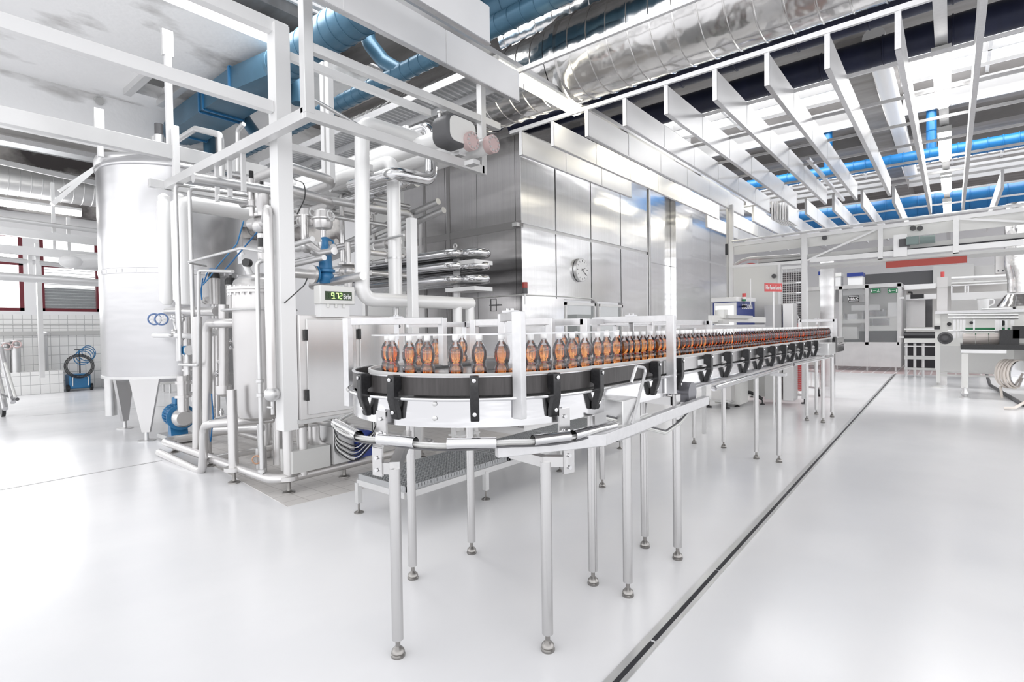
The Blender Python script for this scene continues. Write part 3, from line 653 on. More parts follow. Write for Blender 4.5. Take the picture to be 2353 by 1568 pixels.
# legs with levelling feet
def leg(x, y, top, r=.028, fz=.085):
    l = MB().cyl((x, y, fz), (x, y, top), r, 20).build('leg', steel, cv)
    MB().lathe([(.034, 0), (.036, .010), (.030, .016), (.033, .022), (.030, .034), (.018, .045), (.012, .052), (.012, fz+.01)], (x, y, 0), 16).build('levelling_foot', foot_m, l)
    return l
LEGS = [((915, 1508), .93), ((949, 1330), 1.16), ((1084, 1272), 1.16), ((1259, 1495), .945), ((1363, 1343), 1.16), ((1443, 1370), 1.0), ((1482, 1258), 1.16), ((1557, 1285), 1.14), ((1384, 1120), 1.16),
        ((1663, 1030), 1.12), ((1738, 1055), 1.02), ((1790, 1063), 1.02), ((1854, 967), 1.12), ((1876, 953), 1.12), ((1891, 972), 1.12), ((1912, 959), 1.12), ((1595, 1020), 1.12)]
LP = []
for (u, v), top in LEGS:
    p = PZ(u, v); LP.append(p); leg(p.x, p.y, top)
# upper plates on the pair of middle legs
for i in (10, 11): MB().box((LP[i].x, LP[i].y, 1.03), (.16, .10, .035)).build('support_head', alu, cv)
MB().bar((LP[10].x, LP[10].y, 1.08), (LP[11].x, LP[11].y, 1.08), .05, .10).build('cross_support', steel, cv)
for (a, b) in ((4, 5), (6, 7)): MB().bar((LP[a].x, LP[a].y, 1.09), (LP[b].x-.03, LP[b].y, 1.09), .04, .06).build('cross_support', steel, cv)
# brackets and bars at the bend
def bracket(u, z0, z1, off=.03):
    s = s_of(u, 0, 1.0); p, n_ = path(s); M = MB(); M.bar(at(s, off, z1), at(s, off, 1.09), .07, .012, up=n_).bar(at(s, off, 1.09), at(s, off+.03, 1.02), .07, .012, up=n_).bar(at(s, off+.03, 1.02), at(s, off+.03, z0), .07, .012, up=n_)
    br = M.build('bracket', steel, cv); b = MB()
    for z in (z1-.04, z1-.11, z0+.03, z0+.09): b.lathe([(.010, 0), (.010, .008)], at(s, off+(.038 if z < 1.05 else .008), z), 8, n_)
    b.build('bolt', steel_p, br); return s
s1 = bracket(868, .88, 1.2); s2 = bracket(1300, .88, 1.2)
a = at(s1, .03, .915); MB().bar(Vector((LP[1].x-.02, LP[1].y, .93)), Vector((LP[0].x, LP[0].y, .93)), .05, .06).build('crossbar', steel, cv)
MB().bar(a, Vector((LP[0].x, LP[0].y, .93)), .05, .055).build('crossbar', steel, cv)
MB().bar(at(s2, .05, .94), Vector((LP[3].x-.02, LP[3].y, .945)), .05, .05).build('crossbar', steel, cv)
MB().bar(Vector((LP[3].x, LP[3].y, .945)), Vector((LP[3].x-.25, LP[3].y+.05, .945)), .05, .05).build('crossbar', steel, cv)
# flat guard beam
P1, P2 = PZ(1141, 1036, 1.03), PZ(1384, 1010, 1.03); P3 = PX(1622, 920, P2.x)
MB().bar(P1, P2+(P2-P1).normalized()*.012, .045, .062).bar(P2, P3, .045, .062).build('guard_beam', alu, cv, bevel=.003)
mb = MB()
for k in (.25, .9): q = P2+(P3-P2)*k; mb.bar(q, q+Vector((-.12, 0, .0)), .04, .04)
mb.build('guard_arm', steel, cv)
# conduit sleeves and cable bundle
def sleeve(s0, s1, z=1.075, off=.10, r=.026):
    n_ = 6; outer = []; L = MB()
    P = [at(s0+(s1-s0)*k/n_, off, z) for k in range(n_+1)]
    P = [P[0], P[-1]]
    d = (P[1]-P[0]).normalized(); ax = d; u = ax.cross(Vector((0, 0, 1))).normalized(); v = u.cross(ax)
    for rr, rev in ((r, False), (r-.003, True)):
        R1 = [L.bm.verts.new(P[0]+(u*math.cos(2*math.pi*j/20)+v*math.sin(2*math.pi*j/20))*rr) for j in range(20)]
        R2 = [L.bm.verts.new(P[1]+(u*math.cos(2*math.pi*j/20)+v*math.sin(2*math.pi*j/20))*rr) for j in range(20)]
        for j in range(20): L.quad([R1[j], R1[(j+1) % 20], R2[(j+1) % 20], R2[j]])
    L.build('conduit_sleeve', steel_p, cv)
sl = [(s_of(842, 0, 1.08), s_of(790, 0, 1.08)), (s_of(965, 0, 1.08), s_of(885, 0, 1.08)), (s_of(1135, 0, 1.08), s_of(1030, 0, 1.08)), (s_of(1292, 0, 1.08), s_of(1215, 0, 1.08))]
for a, b in sl: sleeve(a, b)
def yy(u, v=940, X=-1.40): return -(PX(u, v, X).y-CC.y)
sleeve(yy(1410, 945), yy(1335, 970)); 
c0 = -.35
for (a, b) in ((-1.35, -.95), ): pass
sleeve(yy(1502, 990), yy(1435, 1008), .985, .04, .03); sleeve(yy(1618, 940), yy(1562, 960), 1.02, .05, .028)
P, Q = PX(1640, 893, -1.40), PX(1818, 840, -1.40); MB().tube([P, Q], .022, n=16).build('conduit', steel_p, cv)
P, Q = PX(1822, 838, -1.40), PX(1912, 819, -1.40); MB().tube([P, Q], .022, n=16).build('conduit', steel_p, cv)
for k, (do, dz, mm) in enumerate(((0, 0, lgrey), (.012, .006, grey), (-.01, -.008, lgrey), (.004, -.014, dgrey), (-.008, .010, white))):
    mb = MB(); pts = [at(s, .10+do, 1.072+dz-.012*abs(math.sin(s*6))) for s in [-.55+.05*i for i in range(int((SB+.2+.55)/.05))]]
    mb.tube(pts, .0055, n=6).build('cable', mm, cv)
pts = [PX(1395, 965, -1.42), PX(1480, 985, -1.42), PX(1530, 998, -1.42), PX(1562, 975, -1.42), PX(1580, 955, -1.42)]
for k in range(3): MB().tube([p+Vector((0, 0, .01*k)) for p in pts], .006, fil=.1, n=6).build('cable', [grey, lgrey, dgrey][k], cv)
# portal frames over the lanes
def portal(pa, pb, ztop, za=1.15, zb=1.36, w_=.075, name='portal_frame'):
    pa, pb = Vector(pa), Vector(pb); t_ = MB()
    t_.bb((pa.x-.012, pa.y-w_/2, za), (pa.x+.012, pa.y+w_/2, ztop)) if False else t_.bar((pa.x, pa.y, za), (pa.x, pa.y, ztop), .055, .04, up=(0, 1, 0))
    t_.bar((pb.x, pb.y, zb), (pb.x, pb.y, ztop), .05, .04, up=(0, 1, 0)); t_.bar((pa.x, pa.y, ztop-.02), (pb.x, pb.y, ztop-.02), .04, .045)
    o = t_.build(name, alu, cv, bevel=.002)
    h = MB(); m_ = (pa+pb)/2; h.bar((m_.x, m_.y, 1.40), (m_.x, m_.y, ztop-.03), .035, .012).box((m_.x, m_.y, ztop+.006), (.07, .05, .012))
    for k in (-.015, .015): h.cyl((m_.x+k, m_.y, ztop+.01), (m_.x+k, m_.y, ztop+.022), .009, 8)
    h.build('guide_hanger', steel_p, o)
p = at(s_of(1197, 0, 1.2), .03, 0)
portal(p, p+Vector((-.30, .24, 0)), 1.685, 1.17)
portal((-1.455, 3.44, 0), (-2.07, 3.5, 0), 1.678)
portal((-3.0, 1.97, 0), (-2.68, 2.5, 0), 1.685, 1.12)
portal((-1.92, 3.1, 0), (-3.05, 3.1, 0), 1.665, 1.36); portal((-2.0, 4.3, 0), (-3.05, 4.3, 0), 1.665, 1.36); portal((-2.1, 2.95, 0), (-2.62, 2.75, 0), 1.67, 1.36)
portal((-1.95, 5.6, 0), (-3.05, 5.6, 0), 1.66, 1.36)
portal((-1.45, 9.9, 0), (-1.95, 9.9, 0), 1.69, 1.2)
# long top bar linking the portals behind the lanes
for (a, b) in (((-3.05, 2.5, 1.645), (-3.05, 5.6, 1.645)), ((-2.0, 3.1, 1.645), (-2.0, 5.6, 1.645))): MB().bar(a, b, .03, .04).build('linking_bar', alu, cv)
# junction box and round motor cover under the straight
P = PX(1420, 905, -1.42); bx = MB().bb((-1.56, P.y-.02, 1.0), (-1.38, P.y+.19, 1.20)).build('drive_box', steel_s, cv, bevel=.004)
P = PX(1585, 885, -1.44); mb = MB().cyl((-1.5, P.y, 1.13), (-1.42, P.y, 1.13), .075, 24).build('motor_cover', mat('motor_cover_grey', (.22, .22, .24), .6, .3), cv)
P = PX(1465, 842, -1.40); Q = PX(1450, 880, -1.40); mb = MB(); mb.tube([PX(1450, 880, -1.40), PX(1462, 842, -1.40), PX(1485, 846, -1.40), PX(1470, 905, -1.38), PX(1452, 975, -1.36)], .009, fil=.02, n=8).build('lever_arm', alu, cv)
MB().bb((-1.52, 8.75, 1.16), (-1.36, 9.35, 1.33)).build('end_drive_box', steel_s, cv, bevel=.006)
MB().cyl((-1.45, 9.75, 1.30), (-1.41, 9.75, 1.30), .11, 20).build('drive_wheel', black, cv)
mb = MB()
for k in range(2): y = 4.05+k*.55; mb.bb((-1.503, y, 1.30), (-1.497, y+.22, 1.345))
mb.build('name_plate', white, cv)
# ------------------------------------------------------------------ bottles
BP = [(.0, .0005), (.030, 0), (.0365, .005), (.0385, .020), (.0385, .036), (.0345, .046), (.0300, .054), (.0292, .060), (.0325, .068), (.0372, .083), (.0390, .103), (.0388, .118), (.0365, .132), (.0315, .146), (.0235, .160), (.0160, .170), (.0130, .177), (.0128, .186)]
BASE = 1.3668
def bottle_proto():
    t = bpy.data.objects.new('drink_bottle', None); col.objects.link(t); t.location = (0, 0, 0)
    MB().lathe(BP[1:], (0, 0, 0), 20, cap=True).build('bottle_shell', shellm, t)
    dp = [(max(.0005, r-.0016), z+.0015) for r, z in BP[1:-4]]; MB().lathe(dp+[(.0005, dp[-1][1]+.0005)], (0, 0, 0), 20).build('drink', drinkm, t)
    mb = MB().lathe([(.0165, .181), (.0175, .183), (.0175, .203), (.0160, .206), (.0005, .206)], (0, 0, 0), 20); mb.lathe([(.0150, .176), (.0155, .177), (.0150, .179)], (0, 0, 0), 16)
    mb.build('cap', capm, t); return t
bp = bottle_proto(); first = [True]
def bottle(x, y, lab, grp):
    if first[0]: o = bp; first[0] = False
    else: o = copy_tree(bp)
    o.location = (x, y, BASE); o.rotation_euler.z = random.random()*6.28
    o['label'] = lab; o['category'] = 'bottle'; o['group'] = grp
random.seed(4)
# straight near lane
y = 2.21; near = [2.21, 2.331, 2.469, 2.612, 2.746, 2.888, 3.013, 3.133, 3.242, 3.33, 3.414, 3.53, 3.651, 3.771, 3.872]
while near[-1] < 10.9: near.append(near[-1]+.096+random.uniform(-.006, .006))
for i, y in enumerate(near):
    if y < 2.30: lab, g = 'amber drink bottle standing just right of the wide portal post on the near lane', 'bottles in the near lane'
    elif i < 9: lab, g = 'white-capped bottle of amber drink, %s of the spaced bottles right of the wide portal post' % ['', 'second', 'third', 'fourth', 'fifth', 'sixth', 'seventh', 'eighth', 'ninth'][i], 'bottles in the near lane'
    else: lab, g = 'white-capped bottle of amber drink in the dense row receding along the near lane', 'dense row of bottles on the near lane'
    bottle(-1.70-(.004*math.sin(i*2.3)), y, lab, g)
# bend
for u, v, lab in ((887, 855, 'leftmost amber bottle on the bend, half behind its neighbour'), (903, 857, 'second amber bottle from the left on the bend, overlapping the leftmost'), (942, 861, 'third amber bottle from the left in front on the bend'), (983, 861, 'fourth amber bottle from the left in front on the bend'), (1048, 863, 'amber bottle standing alone left of the middle clamp on the bend'), (1102, 861, 'amber bottle just right of the middle clamp on the bend'), (1153, 858, 'amber bottle half hidden by the thin portal post on the bend'), (1178, 856, 'amber bottle partly behind the wide portal post')):
    if lab is None: continue
    k = ray(u, v); th = math.atan2(k.x, k.y)      # the bottle stands where the sight line meets the lane's centre circle
    d = Vector((k.x, k.y, 0)).normalized(); oc = Vector((-CC.x, -CC.y, 0)); bq = oc.dot(d); cq = oc.dot(oc)-.56**2; disc = bq*bq-cq
    tt = (-bq+(math.sqrt(disc) if u < 895 else -math.sqrt(disc))) if disc > 0 else -bq; p = d*tt
    if (p-Vector((CC.x, CC.y, 0))).length > .565: p = CC+(p-CC).normalized()*.56
    bottle(p.x, p.y, lab, 'bottles on the return bend')
# back lane
yb = [PX(u, 800, -2.82).y for u in (965, 1001, 1062, 1092, 1160, 1264, 1295, 1324, 1345, 1366, 1395, 1420)]
for i, y in enumerate(yb):
    bottle(-2.82, y, 'amber bottle on the rear lane seen between the front bottles', 'bottles on the rear lane')
# ------------------------------------------------------------------ walkway platform
pf = thing('grated_walkway', 'low walkway of steel grating with adjustable feet under the conveyor', 'walkway', (-3.7, 4.2, 0))
X0, X1, Y0, Y1 = -4.03, -3.38, 2.72, 6.4
for (a, b) in ((Y0, 4.0), (4.03, 5.2), (5.23, Y1)):
    mb = MB(); mb.bb((X0, a, .30), (X0+.012, b, .345)).bb((X1-.012, a, .30), (X1, b, .345)).bb((X0, a, .30), (X1, a+.012, .345)).bb((X0, b-.012, .30), (X1, b, .345))
    x = X0+.03
    while x < X1-.01: mb.bb((x, a, .315), (x+.005, b, .342)); x += .034
    y = a+.03
    while y < b-.01: mb.bb((X0, y, .315), (X1, y+.005, .342)); y += .034
    mb.build('grating', grate, pf)
mb = MB()
for x in (X0, X1): mb.bar((x, Y0, .275), (x, Y1, .275), .035, .05)
for y in (Y0, 4.0, 5.2, Y1): mb.bar((X0, y, .275), (X1, y, .275), .035, .05)
mb.build('frame', steel_s, pf)
for (x, y) in ((X0, Y0), (X1, Y0+.95), (X0, Y0+.98), (X1, 2.76), (X0, 4.69), (X1, 4.9), (X0, 6.3), (X1, 6.3)):
    if (x, y) == (X1, 2.76): continue
    l = MB().bar((x, y, .09), (x, y, .27), .045, .045).build('leg', steel_s, pf); MB().lathe([(.042, 0), (.042, .008), (.018, .02), (.009, .03), (.009, .1)], (x, y, 0), 14).build('levelling_foot', foot_m, l)
# ================================================================== STEEL FRAME, TANK AND PROCESS SKID
def beam(name, pts, w_, h, m, lab, cat='beam', grp=None):
    mb = MB()
    for a, b in zip(pts, pts[1:]): mb.bar(a, b, w_, h)
    return mb.build(name, m, label=lab, cat=cat, group=grp, bevel=.004)
FG = 'white hanging steel frame'
PBX, PBY = -5.10, 2.64
# big white post on the skid corner
P = PX(651, 990, PBX)
beam('white_post', [(PBX, PBY, .63), (PBX, PBY, 4.60)], .155, .155, white, 'thick square white post rising from the front corner of the process skid', 'post')
beam('frame_beam', [(PBX, -1.2, 3.79), (PBX, PBY-.08, 3.79)], .08, .11, white, 'white beam from the left picture edge to the top of the thick post', grp=FG)
b0, b1 = PX(450, 0, -5.1), PX(632, 72, -5.1)
beam('frame_beam', [(PBX, .6, 4.57), (PBX, PBY+.08, 4.57)], .10, .12, white, 'upper white beam meeting the top of the thick post', grp=FG)
q0 = PX(391, 350, -8.1); beam('frame_beam', [(-8.1, -1.0, q0.z), (-8.1, q0.y+1.3, q0.z)], .10, .19, frame_w, 'deep white beam passing in front of the steel tank top', grp=FG)
beam('frame_beam', [(PBX, PBY+.08, 4.35), (PBX, 4.6, 4.35)], .06, .08, white, 'white beam from the thick post towards the cable trays', grp=FG)
# hanging rectangular frame
HX = -4.3; c0 = PX(707, 262, HX); c1 = PX(1108, 390, HX)
t = thing('suspended_steelwork', 'welded rectangular steel frame hanging in mid-air in front of the enclosure', 'frame', (HX, c0.y, c0.z))
z0 = c0.z; y0, y1 = c0.y, c1.y
MB().bar((HX, y0-.04, z0), (HX, y1, z0), .08, .095).build('lower_rail', frame_w, t, bevel=.004)
MB().bar((HX, y0, z0), (HX, y0, 4.62), .085, .09, up=(0, 1, 0)).build('left_upright', frame_w, t, bevel=.004)
MB().bar((HX, y1, z0-.05), (HX, y1, 4.5), .08, .08, up=(0, 1, 0)).build('right_upright', frame_w, t, bevel=.004)
a, b = PX(716, 112, HX), PX(1052, 252, HX); MB().bar((HX, y0, a.z), (HX, b.y+.7, b.z), .07, .08).build('upper_rail', frame_w, t, bevel=.004)
MB().bar((HX, y0, z0), (-7.7, y0, z0), .09, .10).build('side_rail', frame_w, t, bevel=.004)
MB().bar((-7.7, y0-.2, z0), (-7.7, 5.5, z0), .08, .10).build('rear_rail', frame_w, t, bevel=.004)
for k in range(3): MB().bar((-5.6-k*.32, y0+.02, z0), (-5.6-k*.32, y0+.02, 3.05), .04, .04).build('drop_strut', frame_w, t)
for x in (-5.2, -6.9): MB().bar((x, y0, z0), (x, y0+1.3, z0), .06, .07).build('cross_strut', frame_w, t)
# posts near the tank
for i, (u, v0, v1, X, lab) in enumerate(((402, 290, 700, -8.05, 'white upright at the left end of the skid, in front of the tank'), (384, 90, 335, -8.15, 'white upright rising to the concrete upstand'), (228, 262, 360, -10.5, 'short white upright standing left of the tank top'), (755, 140, 420, -5.9, 'tall white upright behind the hanging frame, left of the insulated pipes'), (743, 145, 400, -6.0, 'slimmer upright paired behind the hanging frame'))):
    P, Q = PX(u, v0, X), PX(u, v1, X); beam('upright', [P, (P.x, P.y, Q.z)], .075, .075, white, lab, 'post', 'slim white uprights')
for (u, v, X) in ((384, 100, -8.15), (227, 275, -10.5)):
    P = PX(u, v, X); MB().box(P, (.07, .13, .34)).build('mounting_bracket', frame_w, label='white bracket box on the upright at upper left' if X > -9 else 'white bracket box above the steel tank, left one', cat='bracket')
P, Q = PZ(292, 212, 6.3), PZ(350, 160, 6.3); P1_, Q1_ = PZ(367, 238, 6.3), PZ(430, 190, 6.3)
mb = MB().bar(P, Q, .12, .14).bar(P1_, Q1_, .12, .14).build('roof_strut_pair', frame_w, label='pair of sloping struts under the roof light at upper left', cat='strut')
# ---- big tank
TC = Vector((-10.07, 3.32, 0)); TR = 1.025
t = thing('storage_tank', 'tall cylindrical stainless steel tank on tapering legs at left', 'tank', TC)
MB().lathe([(TR-.25, .86), (TR, .94), (TR, 2.52), (TR+.006, 2.525), (TR+.006, 2.60), (TR, 2.605), (TR, 4.17)], TC, 72, cap=True).build('tank_body', tank_st, t)
MB().lathe([(TR+.004, .93), (TR+.012, .93), (TR+.012, .97), (TR+.004, .97)], TC, 72).build('bottom_band', steel_s, t)
MB().lathe([(TR+.015, 4.14), (TR+.022, 4.16), (TR+.012, 4.20), (TR-.10, 4.29), (TR-.35, 4.40), (TR-.7, 4.46), (.001, 4.48)], TC, 64).build('domed_lid', tank_st, t)
mb = MB()
for k in range(60):
    a = 2*math.pi*k/60
    if k % 3: mb.box((TC.x+(TR+.008)*math.cos(a), TC.y+(TR+.008)*math.sin(a), 2.562), (.012, .05, .05), a)
mb.build('band_plate', steel_p, t, kind='stuff')
for (u, v) in ((280, 985), (338, 1013), (430, 1000), (250, 930)):
    F = PZ(u, v) if (u, v) not in ((430, 1000), (250, 930)) else (Vector((-9.1, 3.9, 0)) if u == 430 else Vector((-10.95, 3.95, 0)))
    dr = (F-TC); dr.z = 0; dr.normalize(); cc = TC+dr*(TR-.04); tg = Vector((-dr.y, dr.x, 0))
    F = TC+dr*(TR-.03)
    l = MB().prism([(-.21, .94), (.21, .94), (.055, .13), (-.055, .13)], F, tg, (0, 0, 1), .05).build('leg', steel, t)
    MB().lathe([(.12, 0), (.12, .012), (.03, .02), (.025, .14)], F, 16).build('foot_plate', steel_s, l)
P = PX(253, 868, -11.0); Q = PX(253, 955, -11.0)
MB().cyl(P, (P.x, P.y, Q.z), .085, 20).build('overflow_pipe', steel_s, t)
L = PX(232, 395, -10.6)
MB().tube([PX(229, 398, -10.7), PX(229, 362, -10.7), PX(345, 362, -10.3)], .09, fil=.12, n=16).build('vent_pipe', steel_s, t)
P = PX(366, 360, -10.1); MB().cyl(P+Vector((0, 0, -.2)), P+Vector((0, 0, .12)), .10, 16).cyl(P+Vector((0, 0, .12)), P+Vector((0, 0, .3)), .12, 16).build('valve_body', steel_s, t)
P = PX(365, 308, -9.9); MB().cyl(P+Vector((0, 0, -.02)), P+Vector((0, 0, .16)), .06, 16).build('actuator_cap', dgrey, t); MB().cyl(P+Vector((0, 0, -.35)), P+Vector((0, 0, -.02)), .07, 16).build('actuator', steel_s, t)
P = PX(270, 382, -10.4); MB().torus(P, .07, .02, (1, 0, 0), 18, 8).build('lifting_eye', steel_s, t)
# ---- skid base frame of round tube
t = thing('process_skid', 'open floor frame of thick bent steel tube with levelling feet', 'frame', (-6.6, 3.4, 0)); sk = t
RS = .048
A1 = PY(372, 1006, 2.5); A2 = PY(613, 1108, 2.5); B1 = PX(663, 1102, -5.05); B2 = PX(855, 1057, -5.05); zt = (A1.z+A2.z+B1.z)/3
MB().tube([(-8.25, 4.6, zt), (-8.25, 2.5, zt), (-5.08, 2.5, zt), (-5.08, 4.6, zt), (-8.25, 4.6, zt)], RS, fil=.16, n=16).build('base_tube', steel_m, t)
MB().tube([(-8.2, 3.4, zt), (-5.1, 3.4, zt)], RS, n=16).build('cross_tube', steel_m, t)
MB().tube([(-6.6, 2.5, zt), (-6.6, 4.6, zt)], RS*.8, n=14).build('cross_tube', steel_m, t)
F = PZ(469, 1096); yF = F.y+.05
MB().tube([PY(366, 1040, yF), PY(463, 1086, yF)+Vector((0.03, 0, 0)), PY(469, 980, yF), PY(488, 973, yF)+Vector((.02, 0, 0)), PY(488, 973, yF)+Vector((.4, .5, 0.02))], .046, fil=.11, n=16).build('return_tube', steel_m, t)
for i, ((u, v), r_, top) in enumerate((((538, 1110), .05, 1.0), ((664, 1133), .05, .64), ((735, 1090), .045, .62), ((845, 1070), .045, .64))):
    p = PZ(u, v) if i < 2 else Vector((-5.15, 3.3 if i == 2 else 4.4, 0))
    l = MB().cyl((p.x, p.y, .12), (p.x, p.y, top), r_, 18).lathe([(r_+.045, zt-.02), (r_+.045, zt+.02)], (p.x, p.y, .0), 18).build('leg', steel_m, t)
    MB().lathe([(.062, 0), (.060, .014), (.022, .026), (.018, .05), (.018, .14)], (p.x, p.y, 0), 16).build('levelling_foot', foot_m, l)
p = PZ(664, 1133); MB().cyl((p.x+.02, p.y+.14, zt), (p.x+.02, p.y+.14, .64), .052, 16).build('stub_tube', steel_m, t)
for (x, y) in ((-8.1, 2.6), (-6.9, 2.6), (-8.1, 4.5), (-5.3, 4.5)):
    MB().cyl((x, y, .05), (x, y, zt), .03, 12).lathe([(.06, 0), (.06, .012), (.02, .03), (.02, .06)], (x, y, 0), 14).build('levelling_foot', foot_m, t)
# pump with blue motor
P = PY(408, 955, 2.95); t = thing('pump_motor', 'blue finned electric motor driving a steel pump on the skid', 'motor', (P.x, P.y, P.z-.28))
ax = Vector((1, -.12, 0)).normalized(); rr = .165; hl = .21
MB().lathe([(rr*.55, -hl-.02), (rr*.98, -hl), (rr*1.04, -hl+.03), (rr*.98, -hl+.05), (rr*.9, -hl+.07), (rr*.9, hl-.02), (rr*1.15, hl), (rr*1.15, hl+.03)], P, 28, ax).build('motor_housing', blue, t)
mb = MB(); sd = ax.cross(Vector((0, 0, 1)))
for k in range(26):
    a = 2*math.pi*k/26; v = sd*math.cos(a)+Vector((0, 0, 1))*math.sin(a); mb.bar(P+v*rr*.97-ax*(hl-.08), P+v*rr*.97+ax*(hl-.03), .008, .045, up=v)
mb.build('cooling_fin', blue, t, kind='stuff')
MB().box(P+Vector((.04, 0, rr+.06)), (.15, .13, .10)).build('terminal_box', blue, t, bevel=.01)
MB().prism([(-.12, -.28), (.12, -.28), (.06, -.12), (-.06, -.12)], P, ax, (0, 0, 1), .22).build('motor_foot', blue, t)
MB().lathe([(.10, hl+.03), (.08, hl+.06), (.14, hl+.07), (.14, hl+.15), (.10, hl+.23)], P, 28, ax).build('pump_casing', steel_m, t)
MB().box((P.x+.05, P.y, P.z-.31), (.75, .36, .06)).build('base_plate', steel_s, t)
MB().cyl((P.x+.36, P.y-.04, P.z+.1), (P.x+.36, P.y-.04, P.z+.62), .075, 18).lathe([(.11, .3), (.11, .34)], (P.x+.36, P.y-.04, P.z), 18).lathe([(.10, .5), (.10, .54)], (P.x+.36, P.y-.04, P.z), 18).build('discharge_pipe', steel_m, t)
# ---- pressure vessel
v0 = PY(592, 967, 2.8); v1 = PY(592, 668, 2.8); v2 = PY(592, 628, 2.8); VR = .285; V = Vector((v0.x+.02, 2.85, 0))
t = thing('pressure_vessel', 'upright cream-white pressure vessel with a bolted domed lid', 'vessel', V)
zb_, zf, zt_ = v0.z, v1.z, v2.z
MB().lathe([(.02, zb_), (VR*.6, zb_+.015), (VR*.88, zb_+.06), (VR, zb_+.15), (VR, zf)], V, 40).build('vessel_body', steel_m, t)
MB().lathe([(VR+.05, zf-.03), (VR+.05, zf-.005), (VR+.045, zf), (VR+.05, zf+.005), (VR+.05, zf+.03), (VR, zf+.035), (VR*.92, zf+.11), (VR*.65, zt_-.03), (VR*.3, zt_), (.001, zt_+.005)], V, 40).build('domed_lid', steel_m, t)
mb = MB()
for k in range(24):
    a = 2*math.pi*k/24; mb.cyl(V+Vector((math.cos(a)*(VR+.033), math.sin(a)*(VR+.033), zf-.055)), V+Vector((math.cos(a)*(VR+.033), math.sin(a)*(VR+.033), zf+.045)), .012, 8)
mb.build('flange_bolt', steel_p, t)
MB().torus(V+Vector((0, 0, zf-.22)), VR+.10, .012, n=36).build('rail_ring', steel_s, t)
MB().tube([V+Vector((.05, -.06, zb_)), V+Vector((.05, -.06, zb_-.12)), V+Vector((.04, -.05, zb_-.35))], .03, n=12).cyl(V+Vector((.04, -.05, zb_-.62)), V+Vector((.04, -.05, zb_-.3)), .06, 18).build('drain_pipe', steel_s, t)
MB().cyl(V+Vector((.16, .1, .1)), V+Vector((.16, .1, zb_+.06)), .065, 16).build('support_pipe', steel_m, t)
MB().torus(V+Vector((.08, -.12, zb_-.42)), .045, .008, (.7, -.7, 0), 18, 6).build('hose_loop', mat('orange_hose', (.75, .45, .30), 0, .5), t)
# sight glass and small fittings on the lid
f0 = PY(560, 600, 2.7); MB().tube([f0+Vector((.10, .05, -.22)), f0, f0+Vector((-.04, -.02, .12))], .035, n=12).box(f0+Vector((-.02, 0, .02)), (.09, .07, .10)).build('lid_fitting', white, t)
f1 = PY(557, 608, 2.65)+Vector((.16, 0, 0)); MB().cyl(f1, f1+Vector((.03, -.05, 0)), .045, 16).build('black_knob', black, t)
# warning triangle on the vessel
tp = V+Vector((-.115, -.265, 1.02+.30)); n_ = Vector((-.40, -.92, 0)).normalized(); ux = Vector((.92, -.40, 0)).normalized(); tp = V+n_*(VR+.002)+Vector((0, 0, PY(535, 790, 2.6).z))
MB().prism([(-.06, -.05), (.06, -.05), (0, .075)], tp, ux, (0, 0, 1), .003).build('warning_label', alu, t); MB().prism([(-.012, -.03), (.012, -.03), (0, .03)], tp+n_*.002, ux, (0, 0, 1), .003).build('warning_symbol', dgrey, t)
# ---- control cabinet
KX = -4.98; y_a, y_b, z_a, z_b = 2.76, 4.0, PX(690, 968, KX).z, PX(690, 724, KX).z
t = thing('control_cabinet', 'stainless steel control cabinet with two doors behind the thick white post', 'cabinet', (KX-.18, 3.35, z_a))
MB().bb((KX-.38, y_a-.04, z_a), (KX, y_b+.04, z_b)).build('cabinet_body', steel_m, t, bevel=.006)
MB().bb((KX-.40, y_a-.06, z_a-.03), (KX+.03, y_b+.06, z_a+.01)).build('drip_rim', steel_s, t)
for i, (a, b) in enumerate(((y_a+.03, y_a+.60), (y_a+.65, y_b-.0))):
    d = MB().bb((KX, a, z_a+.05), (KX+.02, b, z_b-.04)).build('door', steel, t, bevel=.004)
    for z in (z_a+.25, z_b-.2): MB().bb((KX+.015, a-.025, z-.055), (KX+.032, a+.005, z+.055)).build('hinge', black, d)
    for z in (z_a+.18, z_b-.12): MB().cyl((KX+.018, b-.06, z), (KX+.028, b-.06, z), .018, 14).build('lock', dgrey, d)
# ---- readout on top of the cabinet
DX = -4.86; a = PX(736, 700, DX); b = PX(815, 655, DX); zt2, zb2 = PX(736, 655, DX).z, PX(736, 698, DX).z
t = thing('digital_readout', 'pale box with a lit green digital display reading a sugar value', 'display', (DX-.06, (a.y+b.y)/2, zb2-.1))
MB().bb((DX-.12, a.y, zb2), (DX, b.y, zt2)).build('housing', lgrey, t, bevel=.008)
wa, wb = PX(747, 680, DX), PX(808, 680, DX); wz0, wz1 = PX(747, 689, DX).z, PX(747, 669, DX).z
MB().bb((DX, wa.y, wz0), (DX+.004, wb.y, wz1)).build('display_window', lcd, t)
MB().bb((DX-.14, a.y+.02, zb2-.13), (DX-.03, b.y-.05, zb2)).build('base_bracket', white, t)
for k in range(3): MB().cyl((DX-.02, a.y+.1+.09*k, zb2-.035), (DX-.02, a.y+.1+.09*k, zb2), .014, 10).build('cable_gland', lgrey, t)
W_ = wb.y-wa.y; H_ = wz1-wz0
SEG = {'0': 'abcdef', '8': 'abcdefg', '9': 'abcdfg', '7': 'abc', '2': 'abged', ' ': ''}
